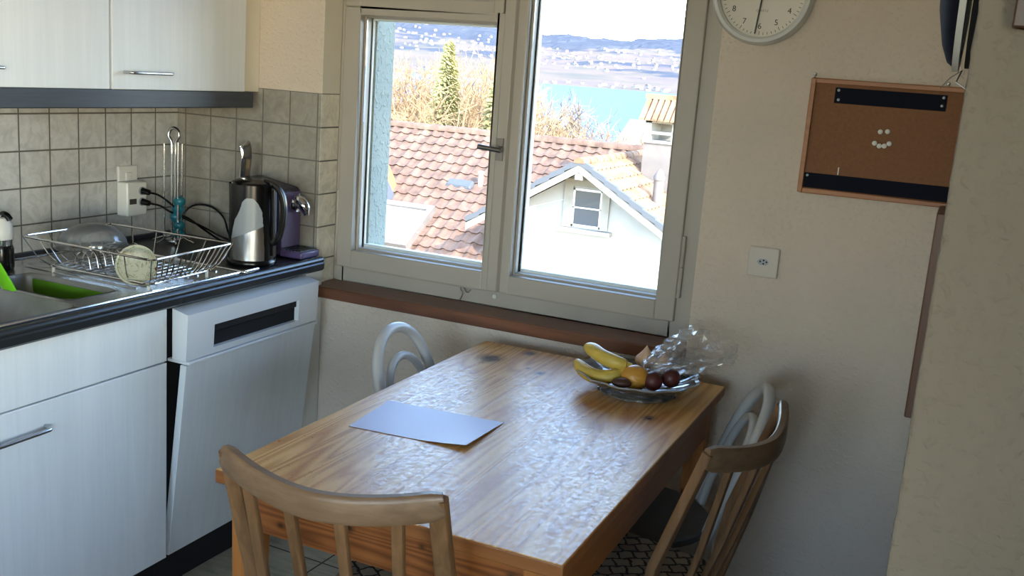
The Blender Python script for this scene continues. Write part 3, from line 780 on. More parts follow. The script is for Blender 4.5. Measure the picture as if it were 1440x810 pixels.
# ================================================================ WALL ITEMS
# clock
ck = thing('wall_clock', 'round white wall clock hanging right of the window', 'clock', (1.985, -.001, 1.797))
CX, CZ = 1.985, 1.797
MB().lathe([(.112, -.012), (.112, -.030), (.118, -.036), (.126, -.034), (.133, -.02), (.133, 0), (.112, 0)], (CX, -.001, CZ), 72, axis=1, closed_prof=True).build('rim', M['clockrim'], ck, smooth=True)
MB().lathe([(0, -.004), (.113, -.004), (.113, -.010), (0, -.010)], (CX, -.001, CZ), 64, axis=1).build('dial', M['clockface'], ck, smooth=True)
def text(s_, name, size, loc, mat, parent, rot=(R(90), 0, 0), ext=.0003):
    c = bpy.data.curves.new(name, 'FONT'); c.body = s_; c.size = size; c.align_x = 'CENTER'; c.align_y = 'CENTER'; c.extrude = ext
    c.materials.append(mat); o = bpy.data.objects.new(name, c); COL.objects.link(o)
    dg = bpy.context.evaluated_depsgraph_get(); me = bpy.data.meshes.new_from_object(o.evaluated_get(dg)); bpy.data.objects.remove(o)
    o = bpy.data.objects.new(name, me); COL.objects.link(o)
    off = OFF.get(parent.name, Vector((0, 0, 0))); o.location = Vector(loc)-off; o.rotation_euler = rot; o.parent = parent
    return o
for k in range(1, 13):
    a = R(90-30*k); text(str(k), 'numeral', .021, (CX+.084*cos(a), -.0125, CZ+.084*sin(a)), M['ink'], ck)
b = MB()
for k in range(60):
    a = R(6*k); l = .006 if k % 5 else .010
    p0 = Vector((CX+(.106-l)*cos(a), 0, CZ+(.106-l)*sin(a))); p1 = Vector((CX+.106*cos(a), 0, CZ+.106*sin(a))); q = Vector((-sin(a), 0, cos(a)))*(.0007)
    b.add([p0+q+Vector((0, -.0113, 0)), p0-q+Vector((0, -.0113, 0)), p1-q+Vector((0, -.0113, 0)), p1+q+Vector((0, -.0113, 0)),
           p0+q+Vector((0, -.0108, 0)), p0-q+Vector((0, -.0108, 0)), p1-q+Vector((0, -.0108, 0)), p1+q+Vector((0, -.0108, 0))],
          [(0, 1, 2, 3), (7, 6, 5, 4), (0, 4, 5, 1), (1, 5, 6, 2), (2, 6, 7, 3), (3, 7, 4, 0)])
b.build('minute_marks', M['ink'], ck)
text('QUARTZ', 'dial_lettering', .008, (CX+.002, -.0125, CZ-.044), M['faintink'], ck)
def hand(name, deg, l, w_, y, back=.02):
    a = R(90-deg); d = Vector((cos(a), 0, sin(a))); q = Vector((-sin(a), 0, cos(a)))*w_/2; c = Vector((CX, y, CZ)); e_ = Vector((0, .0012, 0))
    p = [c-d*back-q, c-d*back+q, c+d*l+q*.8, c+d*l-q*.8]
    MB().hexa(p, [x+e_ for x in p]).build(name, M['ink'], ck)
hand('minute_hand', 185.5, .104, .0045, -.018); hand('hour_hand', 315, .062, .006, -.0155)
MB().lathe([(0, -.011), (.006, -.011), (.006, -.021), (0, -.021)], (CX, 0, CZ), 20, axis=1).build('hub', M['ink'], ck, smooth=True)

# cork board
cb = thing('pinboard', 'brown cork pinboard in a wooden frame on the wall', 'pinboard', (2.325, -.001, 1.44))
x0, x1, z0, z1 = 2.137, 2.524, 1.292, 1.590
b = MB(); fw = .0125
b.box(x0, x0+fw, -.022, -.002, z0, z1).box(x1-fw, x1, -.022, -.002, z0, z1).box(x0+fw, x1-fw, -.022, -.002, z0, z0+fw).box(x0+fw, x1-fw, -.022, -.002, z1-fw, z1)
b.build('frame', M['boardframe'], cb, bevel=.002)
MB().box(x0+.01, x1-.01, -.012, -.002, z0+.01, z1-.01).build('cork_panel', M['cork'], cb)
def strip(x0, x1, z0, z1, holes_, label):
    t = MB().box(x0, x1, -.0155, -.0125, z0, z1).build('dark_strip', M['navy'], cb, bevel=.001)
    for x, z in holes_:
        MB().lathe([(0, -.0155), (.0038, -.0155), (.003, -.018), (0, -.0185)], (x, 0, z), 12, axis=1).build('screw', M['palegrey'], t, smooth=True)
strip(2.200, 2.470, 1.530, 1.570, [(2.2085, 1.563), (2.2105, 1.539), (2.4615, 1.563), (2.4600, 1.543)], '')
strip(2.1502, 2.5108, 1.306, 1.345, [(2.158, 1.338)], '')
pins = [(2.325, 1.467), (2.342, 1.469), (2.315, 1.437), (2.327, 1.431), (2.339, 1.432), (2.350, 1.439)]
pl_ = ['left eye', 'right eye', 'leftmost mouth', 'second mouth', 'third mouth', 'rightmost mouth']
for (x, z), nm in zip(pins, pl_):
    o = MB().lathe([(0, -.0125), (.003, -.0125), (.003, -.017), (.0062, -.019), (.0062, -.022), (.004, -.0235), (0, -.024)], (x, 0, z), 16, axis=1).build('push_pin', M['white'], smooth=True)
    tag(o, 'white push pin, the %s pin of the smiley on the pinboard' % nm, 'pin', 'white pins forming a smiley face')
o = MB().lathe([(0, -.0160), (.0045, -.0160), (.0062, -.018), (.005, -.0215), (0, -.0225)], (2.459, 0, 1.5445), 16, axis=1)
o = MB().box(2.2335, 2.2362, -.0175, -.0125, 1.3465, 1.366)
tag(o.build('chalk_stick', M['white'], bevel=.0008), 'short white stick resting on the lower dark strip', 'chalk')
for nm, x, z, lab in (('wall_hook', 2.142, 1.600, 'small metal hook above the left corner of the pinboard'), ('wall_hook', 2.467, 1.598, 'small metal hook above the right part of the pinboard')):
    h_ = MB().lathe([(0, -.001), (.005, -.001), (.004, -.006), (0, -.007)], (x, 0, z), 12, axis=1)
    h_.tube(catmull([(x, -.005, z), (x+.002, -.010, z-.003), (x, -.011, z-.010), (x-.002, -.006, z-.009)], 5), .0012, 6)
    tag(h_.build(nm, M['steel_rough'], smooth=True), lab, 'hook')

# T13 socket on the wall
ts = thing('wall_socket', 'square three-pin socket plate on plaster below the pinboard', 'socket', (2.071, -.001, 1.09))
MB().box(2.029, 2.113, -.010, -.0005, 1.046, 1.130).build('plate', M['plate'], ts, bevel=.004, segs=3)
sx, sz = 2.071, 1.089
MB().lathe([(0, -.0102), (.0205, -.0102), (.0205, -.0112), (0, -.0112)], (sx+.001, 0, sz-.006), 36, axis=1).build('insert', M['plate'], ts, smooth=True)
hexp = [(-.0165, .0), (-.0095, .0085), (.0095, .0085), (.0165, .0), (.0095, -.0085), (-.0095, -.0085)]
MB().prism([(sx+a, sz+b_) for a, b_ in hexp], 1, -.0118, -.0112).build('pin_recess', M['palegrey'], ts)
b = MB()
for a, c in ((-.0075, 0.001), (.0095, 0.001), (.0015, .0048), (.0015, -.0045)):
    b.cyl((sx+a, -.0118, sz+c), (sx+a, -.0124, sz+c), .0024, n=12)
b.build('pin_holes', M['dark'], ts)

# things on the side wall: framed board edge and round hanging cap
t = thing('side_wall_board', 'tall narrow brown wooden board edge mounted on the right side wall', 'board', (2.53, -.55, .90))
b = MB().box(2.503, 2.529, -.78, -.62, .955, 1.352)
b.build('panel', M['redwood'], t, bevel=.003)
tg = thing('round_wall_hanging', 'round domed navy and dark red hanging with pale rim on side wall', 'wall hanging', (2.53, -1.45, 1.70))
def tilt_disc():
    c = Vector((2.519, -1.47, 1.735)); rr = .148
    return c, rr
c, rr = tilt_disc()
b = MB().lathe([(rr*.96, -.012), (rr*.93, -.018), (rr*.8, -.026), (rr*.55, -.034), (rr*.25, -.038), (0, -.039)], c, 48, axis=0)
navyred = plain('navy and red cloth', srgb(20, 22, 34), .85, spec=.1)
nt = navyred.node_tree; bb_ = nt.nodes['Principled BSDF']
L(nt, ramp(nt, noise_t(nt, coords(nt), 9, 1), [(.45, srgb(18, 22, 36)), (.58, srgb(70, 20, 26))]), bb_.inputs['Base Color'])
b.build('dome', navyred, tg, smooth=True)
MB().lathe([(rr*.9, -.0112), (rr, -.011), (rr*1.0, -.004), (rr*.9, -.003)], c, 48, axis=0, closed_prof=True).build('rim', M['white'], tg, smooth=True)
MB().lathe([(0, .002), (rr*.97, .002), (rr*.97, .009), (0, .009)], c, 48, axis=0).build('shade_gap', M['dark'], tg, smooth=True)  # dark disc standing in for the shade gap behind the rim
MB().tube(catmull([(2.518, -1.47, 1.588), (2.508, -1.47, 1.580), (2.502, -1.47, 1.572), (2.498, -1.47, 1.566)], 4), .0007, 5).tube([(2.519, -1.47, 1.589), (2.515, -1.49, 1.575), (2.526, -1.49, 1.568)], .001, 5).build('loop', M['steel_rough'], tg, smooth=True)
# picture frame on the near wall
pf = thing('picture_frame', 'dark brown picture frame hanging on the near plaster wall', 'picture', (2.66, -1.8, 1.617))
x0, x1, z0, z1 = 2.5585, 2.80, 1.6175, 1.95
b = MB(); fw = .0105
b.box(x0, x0+fw, -1.818, -1.801, z0, z1).box(x1-fw, x1, -1.818, -1.801, z0, z1).box(x0+fw, x1-fw, -1.818, -1.801, z0, z0+fw).box(x0+fw, x1-fw, -1.818, -1.801, z1-fw, z1)
b.build('frame', M['darkwood'], pf, bevel=.0015)
MB().box(x0+.008, x1-.008, -1.808, -1.801, z0+.008, z1-.008).build('print', plain('aged mount', srgb(196, 176, 150), .7), pf)

# ================================================================ TABLE
tb = thing('dining_table', 'worn pine dining table with knotty top under the window', 'table', (1.66, -.72, 0))
b = MB().box(1.297, 2.030, -1.322, -.112, .722, .75)
b.mi = [0, 0, 1, 1, 1, 1]
b.build('tabletop', [M['table'], grain('tabletop edge pine', srgb(120, 72, 34), srgb(156, 100, 54), 0, 1, .4, 45, .15)], tb, bevel=.003)
a1 = MB()
a1.box(1.345, 1.982, -1.300, -1.278, .632, .722).build('apron', M['apron'], tb, bevel=.002)
MB().box(1.345, 1.982, -.157, -.135, .632, .722).build('apron', M['apron'], tb, bevel=.002)
for x in (1.322, 1.984):
    MB().box(x, x+.022, -1.25, -.18, .615, .722).build('apron', grain('pine side apron', srgb(128, 74, 32), srgb(164, 104, 52), 1, 1, .42, 40, .15) if x < 1.5 else bpy.data.materials['pine side apron'], tb, bevel=.002)
for x in (1.322, 1.950):
    for y in (-1.302, -.182):
        cx_, cy_ = x+.028, y+.028; w0, w1 = .028, .021
        MB().hexa([(cx_-w1, cy_-w1, 0), (cx_+w1, cy_-w1, 0), (cx_+w1, cy_+w1, 0), (cx_-w1, cy_+w1, 0)],
                  [(cx_-w0, cy_-w0, .722), (cx_+w0, cy_-w0, .722), (cx_+w0, cy_+w0, .722), (cx_-w0, cy_+w0, .722)]).build('leg', M['tableleg'], tb, bevel=.003)
# drawer runner ledge poking out at the near left corner

# paper sheet with a slightly lifted corner
def paper():
    P = [(1.376, -.972), (1.656, -.946), (1.652, -.745), (1.357, -.769)]
    n = 16; b = MB(); vs = []; fs = []
    for j in range(n+1):
        for i in range(n+1):
            u, v = i/n, j/n
            q = (Vector(P[0])*(1-u)+Vector(P[1])*u)*(1-v)+(Vector(P[3])*(1-u)+Vector(P[2])*u)*v
            z = .7508+.010*max(0, u-.55)**1.5*max(0, 1-v)*3.2
            vs.append((q.x, q.y, z))
    m = len(vs); vs2 = [(x, y, z+.0006) for x, y, z in vs]
    for j in range(n):
        for i in range(n):
            a = j*(n+1)+i; fs.append((a, a+n+1, a+n+2, a+1)); fs.append((m+a, m+a+1, m+a+n+2, m+a+n+1))
    bd = [i for i in range(n+1)]+[(j+1)*(n+1)-1 for j in range(1, n+1)]+[n*(n+1)+i for i in range(n-1, -1, -1)]+[j*(n+1) for j in range(n-1, 0, -1)]
    for k in range(len(bd)):
        a, c = bd[k], bd[(k+1) % len(bd)]; fs.append((a, c, c+m, a+m))
    b.add(vs+vs2, fs); return b
tag(paper().build('paper_sheet', M['paper'], smooth=True), 'blank pale lilac sheet of paper lying on the pine table', 'paper')

# ---------------------------------------------------------------- fruit bowl
FX, FY = 1.838, -.310
fb = thing('fruit_bowl', 'shallow clear cut-glass fruit bowl near the far table corner', 'bowl', (FX, FY, .75))
sc = lambda a: 1+.025*cos(12*a)
prof = [(1e-4, .764), (.05, .765), (.085, .771), (.12, .783), (.150, .798), (.158, .802), (.160, .799), (.152, .793), (.125, .778), (.100, .765), (.098, .760), (.104, .756), (.104, .7515), (.094, .7515), (.090, .757), (1e-4, .758)]
MB().lathe(prof, (FX, FY, 0), 96, scal=sc).build('glass_dish', M['thinglass'], fb, smooth=True)
MB().lathe([(.150, .798), (.158, .803), (.161, .800), (.155, .796)], (FX, FY, 0), 96, closed_prof=True, scal=sc).build('rim', M['chrome'] if False else glassmat('bright rim glass', (.8, .82, .86, 1), .25, .05, 1.5, .2), fb, smooth=True)
def banana(name, pts, r, label, group):
    b = MB(); P = catmull(pts, 8); n = len(P); rs = []
    for i in range(n):
        t_ = i/(n-1); q = r*(1-abs(2*t_-1)**3.2*.55)
        if t_ > .90: q = r*(.45-.9*(t_-.90))
        if i == 0: q = r*.3
        rs.append(q)
    # slightly five-sided body
    b.tube(P, rs, 15)
    o = b.build(name, M['banana'], None, smooth=True)
    tag(o, label, 'banana', group)
    k = MB().tube(P[:2], [r*.22, r*.34], 8); k.build('tip', M['bananatip'], o, smooth=True)
    return o
banana('banana', [(1.676, -0.348, .812), (1.706, -0.373, .800), (1.746, -0.396, .796), (1.786, -0.398, .802), (1.824, -0.373, .822)], .0195, 'lower yellow banana resting on the near rim of the glass bowl', 'bananas in the fruit bowl')
banana('banana', [(1.688, -0.310, .845), (1.716, -0.338, .848), (1.754, -0.366, .842), (1.796, -0.370, .834), (1.831, -0.353, .828)], .0195, 'upper yellow banana crossing above the other one', 'bananas in the fruit bowl')
def fruit(name, c, r, mat, label, cat, sq=(1, 1, 1), rot=0, tipz=None):
    b = MB()
    pr = [(max(1e-4, r*sin(pi*i/16))*(1 if tipz is None or i < 11 else 1-.35*((i-10)/6)), -r*cos(pi*i/16)*(1 if tipz is None or i < 11 else 1+tipz*((i-10)/6)**2)) for i in range(17)]
    b.lathe(pr, (0, 0, 0), 24); o = b.build(name, mat, None, smooth=True)
    o.location = c; o.scale = sq; o.rotation_euler = (0, 0, rot); tag(o, label, cat)
    return o
fruit('mango', (1.848, -0.373, .805), .033, M['mango'], 'orange yellow mango in front of the bananas in the glass bowl', 'mango', (1.15, .95, 1.0), .4)
fruit('kiwi', (1.828, -0.420, .7995), .017, M['brownfruit'], 'small dark brown fruit at the front of the glass bowl', 'fruit', (1.5, 1, .75), .4)
g = fruit('garlic_bulb', (1.838, -0.253, .822), .026, M['garlic'], 'pinkish garlic bulb with papery tip at the back of the bowl', 'garlic', (1.1, 1, .85), 0, .9)
fruit('garlic_bulb', (1.884, -0.243, .812), .024, M['garlic'], 'second pinkish garlic bulb half hidden under the plastic bag', 'garlic', (1.1, 1, .85), .5, .9)
fruit('red_plum', (1.894, -0.366, .803), .025, M['plum'], 'dark red plum under the plastic bag beside the mango', 'plum')
fruit('red_plum', (1.928, -0.320, .806), .025, M['plum'], 'dark red plum farther back under the plastic bag', 'plum')
# plastic bag : crumpled open film
def bag():
    rj = random.Random(8); n, m_ = 20, 44; b = MB(); vs = []; fs = []
    ax0 = Vector((1.872, -.345, .828)); ax1 = Vector((1.995, -.185, .875))
    d = (ax1-ax0); L_ = d.length; d.normalize(); side = d.cross(Vector((0, 0, 1))).normalized(); up = side.cross(d)
    for i in range(n+1):
        t_ = i/n
        rx = .022+.075*t_**.8-.02*t_**4; rz = .014+.038*t_-.008*t_**3
        for k in range(m_):
            a = 2*pi*k/m_
            w_ = 1+.16*sin(4*a+2.3*t_)+.13*sin(7*a-3*t_+1)
            nn = noise.noise(Vector((cos(a)*1.6, sin(a)*1.6, t_*3)))*.55+abs(noise.noise(Vector((cos(a)*4, sin(a)*4, t_*6))))*.4
            q = ax0+d*(L_*t_*(1+.12*sin(3*a+1)))+side*cos(a)*rx*(w_+nn)+up*sin(a)*rz*(w_+nn)
            q += Vector((rj.uniform(-1, 1), rj.uniform(-1, 1), rj.uniform(-1, 1)))*.0035
            q.z = max(q.z, .765+.01*t_)
            dx = Vector((q.x-FX, q.y-FY)).length
            if dx > .10: q.z = max(q.z, .800)
            q.y = min(q.y, -.08)
            vs.append(q)
    for i in range(n):
        for k in range(m_): fs.append((i*m_+k, i*m_+(k+1) % m_, (i+1)*m_+(k+1) % m_, (i+1)*m_+k))
    b.add(vs, fs); return b
tag(bag().build('plastic_bag', M['bag']), 'crumpled clear plastic bag lying over the right side of the fruit bowl', 'plastic bag')

# ================================================================ CHAIRS
def wood_chair(label, loc, rz):
    """faces +Y; the origin is on the floor under the seat's centre"""
    t = thing('spindle_chair', label, 'chair', loc, rz)
    n = 20; pts = []
    seat = []
    for i in range(n+1):
        u = i/n; seat.append((-.19+.38*u, -.19-.02*sin(pi*u)))
    poly = seat+[(.205, .18), (.19, .20), (-.19, .20), (-.205, .18)]
    MB().prism(poly, 2, .425, .45).build('seat', M['beech'], t, bevel=.006, local=True)
    poly2 = [(x*.92, y*.92) for x, y in poly]
    MB().prism(poly2, 2, .4505, .480).build('cushion', M['cushion'], t, bevel=.012, local=True, segs=3)
    for sx_ in (-1, 1):
        MB().tube([(sx_*.19, .185, 0), (sx_*.175, .165, .425)], [.013, .018], 12).build('leg', M['beech'], t, smooth=True, local=True)
        MB().tube([(sx_*.19, -.20, 0), (sx_*.175, -.165, .425)], [.013, .018], 12).build('leg', M['beech'], t, smooth=True, local=True)
    for sx_ in (-1, 1):
        MB().cyl((sx_*.182, -.182, .2), (sx_*.182, .174, .2), .010, n=10).build('stretcher', M['beech'], t, smooth=True, local=True)
    # curved top rail
    W2, sag, zr, yb_ = .207, .055, .846, -.27
    arc = []
    for i in range(25):
        u = -1+2*i/24; arc.append((W2*u, yb_-sag*(1-abs(u)**1.67), zr+.024*u*u))
    hs = [.050+.0*abs(-1+2*i/24) for i in range(25)]; hs[0] = .040; hs[-1] = .040
    ws = [.023]*25; ws[0] = ws[-1] = .017
    MB().sweep(arc, ws, hs).build('top_rail', M['beechrail'], t, smooth=True, local=True)
    def arcy(x): return yb_-sag*(1-abs(x/W2)**1.67)
    for sx_ in (-1, 1):
        x1_ = sx_*.196
        MB().sweep([(sx_*.185, -.165, .43), (sx_*.197, -.187, .62), (x1_, arcy(x1_)+.002, .880)], [.034, .036, .034], [.024, .022, .0215], up=(0, 1, .0)).build('back_post', M['beech'], t, smooth=True, local=True)
    for x in (-.125, -.042, .042, .125):
        x1_ = x*1.12
        ybm = -.198
        MB().sweep([(x, ybm, .44), (x*1.05, (ybm+arcy(x1_))/2-.004, .64), (x1_, arcy(x1_), .842)], [.016, .020, .022], [.013, .015, .014], up=(0, 1, .0)).build('spindle', M['beech'], t, smooth=True, local=True)
    return t
wood_chair('worn beech spindle-back chair in the foreground at the near table end', (1.642, -1.202, 0), R(4.3))
wood_chair('worn beech spindle-back chair at the right side of the table', (1.950, -.753, 0), R(80))

def bent_chair(label, loc, rz, lean=.12, wid=.19, H=.86):
    t = thing('bentwood_chair', label, 'chair', loc, rz)
    MB().lathe([(0, .44), (.17, .44), (.185, .447), (.185, .462), (.178, .468), (.15, .464), (0, .462)], (0, .0, 0), 40).build('seat', M['greyseat'], t, smooth=True, local=True)
    MB().lathe([(.150, .415), (.186, .415), (.186, .446), (.150, .446)], (0, 0, 0), 40, closed_prof=True).build('seat_ring', M['greypaint'], t, smooth=True, local=True)
    yb_ = -.165
    def hoop(w_, top, zb):
        pts = []
        for i in range(41):
            u = i/40; a = pi*u
            x = -w_*cos(a); s_ = sin(a)**.62; z = zb+(top-zb)*s_
            pts.append((x*(1-.32*(1-s_)**.8), yb_-lean*((z-.45)/(H-.45))**1.2 if z > .45 else yb_, z))
        return pts
    MB().tube([(-wid*.85, -.20, 0), (-wid*.72, -.175, .3)]+hoop(wid, H, .46)+[(wid*.72, -.175, .3), (wid*.85, -.20, 0)], .0150, 14).build('back_hoop', M['greypaint'], t, smooth=True, local=True)
    MB().tube(hoop(wid*.74, H-.075, .455), .0115, 12).build('inner_hoop', M['greypaint'], t, smooth=True, local=True)
    for sx_ in (-1, 1):
        MB().tube([(sx_*.15, .17, 0), (sx_*.135, .125, .3), (sx_*.125, .11, .445)], [.011, .014, .016], 12).build('leg', M['greypaint'], t, smooth=True, local=True)
    ring = [(.14*cos(R(10*k)), .14*sin(R(10*k)), .24) for k in range(36)]
    MB().tube(ring, .008, 8, closed=True).build('leg_ring', M['greypaint'], t, smooth=True, local=True)
    return t
bent_chair('grey painted bentwood chair on the left side of the table', (1.452, -.44, 0), R(-90), lean=.12, wid=.182, H=.833)
bent_chair('grey painted bentwood chair between the table and right wall', (1.90, -.40, 0), R(108), lean=.125, wid=.175, H=.818)

# ================================================================ OUTSIDE
def rooftile_mat(name, c1, c2, c3):
    m, nt, b = newmat(name); setb(b, rough=.85)
    v = coords(nt); f = noise_t(nt, coords(nt, (3.8, 3.0, 3.0)), 1, 4, .75)
    L(nt, ramp(nt, f, [(.3, c1), (.5, c2), (.68, c3)]), b.inputs['Base Color']); return m
M['rt'] = rooftile_mat('weathered clay tiles', srgb(74, 54, 42), srgb(102, 76, 60), srgb(118, 92, 74))
M['rt2'] = rooftile_mat('orange clay tiles', srgb(104, 74, 50), srgb(132, 98, 70), srgb(150, 118, 88))
M['housewall'] = plaster('white house render', srgb(160, 160, 158), 8, .2, .01, spots=False)
M['fascia'] = plain('weathered cream fascia', srgb(140, 136, 120), .7, var=.1, scale=4)
M['lead'] = plain('grey lead flashing', srgb(74, 76, 80), .6)
M['skylight'] = plain('pale roof glass', srgb(170, 178, 178), .1)
M['houseglass'] = plain('grey attic glass', srgb(60, 68, 78), .15)
M['stone'] = plain('chimney render', srgb(104, 96, 90), .85, var=.12, scale=5)
M['chimwhite'] = plain('whitewashed chimney top', srgb(140, 136, 128), .85, var=.08, scale=5)
M['orange'] = plain('orange boarded gable', srgb(140, 104, 60), .7, var=.15, scale=6)

def tile_roof(name, mat, parent, o, ux, uy, nx, ny, tw, tl, amp=.035, step=.03, mask=None):
    """o: lower left corner; ux along the eave; uy up the slope; nx x ny tiles"""
    ux = Vector(ux).normalized(); uy = Vector(uy).normalized(); nn = ux.cross(uy); nn = nn if nn.z > 0 else -nn
    o = Vector(o); b = MB(); sx_ = 8; vs = []; rows = []
    prof = [amp*(max(0, sin(2*pi*(k/sx_)))**.8*1.0 - .15*max(0, -sin(2*pi*k/sx_))) for k in range(sx_)]
    for j in range(ny):
        for e_ in (0, 1):
            row = []
            for i in range(nx*sx_+1):
                jit = .010*noise.noise(Vector((i//sx_*1.7, j*2.3, 5)))
                h = prof[i % sx_]+(step if e_ == 0 else 0)+jit
                yy = (j+e_)*tl
                if e_ == 0: yy -= .02
                vs.append(o+ux*(i/sx_*tw)+uy*yy+nn*h); row.append(len(vs)-1)
            rows.append(row)
    fs = []
    for r in range(len(rows)-1):
        for i in range(nx*sx_):
            if mask:
                c = (vs[rows[r][i]]+vs[rows[r+1][i+1]])/2
                if not mask(c): continue
            fs.append((rows[r][i], rows[r][i+1], rows[r+1][i+1], rows[r+1][i]))
    b.add(vs, fs); ob = b.build(name, mat, parent)
    for p in ob.data.polygons: p.use_smooth = True
    ob.data.set_sharp_from_angle(angle=R(35))
    return ob

house = thing('neighbour_house', 'neighbouring tiled house with white gable seen below through the window', 'house', (-4, 15, -9))
RY, RZ, SL = 17.5, .15, .605
th = math.atan(SL)
# main roof, facing the kitchen
Yb = 9.5; Zb = RZ-SL*(RY-Yb); slen = math.hypot(RY-Yb, RZ-Zb)
def main_mask(c):
    # leave out what lies under the cross wing (right side)
    return c.x < -5.1 or c.z > (RZ-SL*abs(c.x+3.37))-.12
tile_roof('main_roof', M['rt'], house, (-16, Yb, Zb), (1, 0, 0), (0, RY-Yb, RZ-Zb), 53, int(slen/.30), .26, slen/int(slen/.30), mask=main_mask)
MB().prism([(RY, RZ-.03), (RY+7, RZ-.03-SL*7), (RY+7, -9), (RY+.5, -9), (RY, RZ-1)], 0, -16, -2.3).build('rear_roof', M['rt'], house)
b = MB()
x = -16.0; k = 0
while x < -2.45:
    seg = []
    for q, sc_ in ((0, 1.0), (.36, .86)):
        seg.append([(x+q, RY+.13*cos(a_)*sc_, RZ-.02+.13*sin(a_)*sc_+.012*noise.noise(Vector((k*1.3, 0, 0)))) for a_ in [pi*i/8 for i in range(9)]])
    b.add(seg[0]+seg[1], [(i, i+1, i+10, i+9) for i in range(8)]+[tuple(range(9))]); x += .34; k += 1
b.build('ridge_tiles', M['rt'], house, smooth=True)
# cross wing with white gable
GX, GZ, VY, WY = -3.37, .146, 13.2, 13.8
EL, ER = -5.42, -1.50
zl = GZ-SL*(GX-EL); zr = GZ-SL*(ER-GX)
b = MB()
b.prism([(-5.0, -8.5), (-1.72, -8.5), (-1.72, GZ-SL*(GX+0)*0-SL*(-1.72-GX)-.12), (GX, GZ-.12), (-5.0, GZ-SL*(GX+5.0)-.12)], 1, WY, 17.4)
b.build('gable_wall', M['housewall'], house)
# verge boards
b = MB()
for ex, ez in ((EL, zl), (ER, zr)):
    d = (Vector((ex, 0, ez))-Vector((GX, 0, GZ))).normalized(); up_ = Vector((0, 0, 1))
    for y0_, y1_, t0, t1 in ((VY, VY+.04, -.17, -.02), (VY, WY+.1, -.045, -.02)):
        p = [(GX, y0_, GZ+t0), (ex, y0_, ez+t0), (ex, y1_, ez+t0), (GX, y1_, GZ+t0)]
        b.hexa(p, [(x_, y_, z_+t1-t0) for x_, y_, z_ in p])
for px_, pz_ in ((GX, GZ-.30), ):
    b.box(px_-.07, px_+.07, VY+.02, WY+.02, pz_, pz_+.12)
b.build('verge_board', M['fascia'], house)
sl2 = math.hypot(GX-ER, GZ-zr)
tile_roof('wing_roof', M['rt2'], house, (ER, RY+.9, zr), (0, -1, 0), (GX-ER, 0, GZ-zr), 24, 8, (RY+.9-VY)/24, sl2/8, amp=.035)
sl3 = math.hypot(GX-EL, GZ-zl)
tile_roof('wing_roof', M['rt'], house, (EL, VY, zl), (0, 1, 0), (GX-EL, 0, GZ-zl), 18, 8, (RY+.1-VY)/18, sl3/8, amp=.04)
b = MB(); y = VY-.03; k = 0
while y < RY-.1:
    seg = [[(GX+.10*cos(a_)*s_, y+q, GZ-.02+.10*sin(a_)*s_) for a_ in [pi*i/8 for i in range(9)]] for q, s_ in ((0, 1.), (.36, .86))]
    b.add(seg[0]+seg[1], [(i, i+1, i+10, i+9) for i in range(8)]+[tuple(range(9))]); y += .34
b.build('ridge_tiles', M['rt2'], house, smooth=True)
# edge tiles on the verges
b = MB()
for ex, ez in ((EL, zl), (ER, zr)):
    n = 8
    for i in range(n):
        a_ = i/n; c_ = (i+1)/n
        p0 = Vector((GX+(ex-GX)*a_, VY-.02, GZ+(ez-GZ)*a_)); p1 = Vector((GX+(ex-GX)*c_, VY-.02, GZ+(ez-GZ)*c_+.03))
        b.hexa([p0+Vector((0, 0, -.05)), p1+Vector((0, 0, -.05)), p1+Vector((0, .12, -.05)), p0+Vector((0, .12, -.05))], [p0+Vector((0, 0, .05)), p1+Vector((0, 0, .05)), p1+Vector((0, .12, .05)), p0+Vector((0, .12, .05))])
b.build('verge_tiles', M['lead'], house)
# attic window
wf = 1.0375
def gx(x): return 2.543+(x-2.543)*wf
def gz(z): return 1.55+(z-1.55)*wf
aw = MB()
ax0, ax1, az0, az1 = gx(-3.42), gx(-2.90), gz(-.93), gz(-.29)
aw.box(ax0-.16, ax0, WY-.05, WY+.0, az0-.02, az1+.06).box(ax1, ax1+.14, WY-.05, WY, az0-.02, az1+.06).box(ax0-.16, ax1+.14, WY-.055, WY, az1+.04, az1+.16)
aw.box(ax0-.32, ax1+.22, WY-.14, WY, az0-.10, az0-.03)
o = aw.build('window_surround', M['chimwhite'], house)
b = MB(); t_ = .035
b.box(ax0, ax0+t_, WY-.03, WY-.005, az0, az1).box(ax1-t_, ax1, WY-.03, WY-.005, az0, az1).box(ax0, ax1, WY-.03, WY-.005, az0, az0+t_).box(ax0, ax1, WY-.03, WY-.005, az1-t_, az1).box(ax0, ax1, WY-.03, WY-.005, (az0+az1)/2-.012, (az0+az1)/2+.012)
b.build('window_frame', M['white'], o)
MB().box(ax0, ax1, WY-.012, WY-.002, az0, az1).build('pane', M['houseglass'], o)
MB().box(gx(-4.6), gx(-2.25), WY-.05, WY, gz(-1.75), gz(-1.71)).build('wall_ledge', M['fascia'], house)
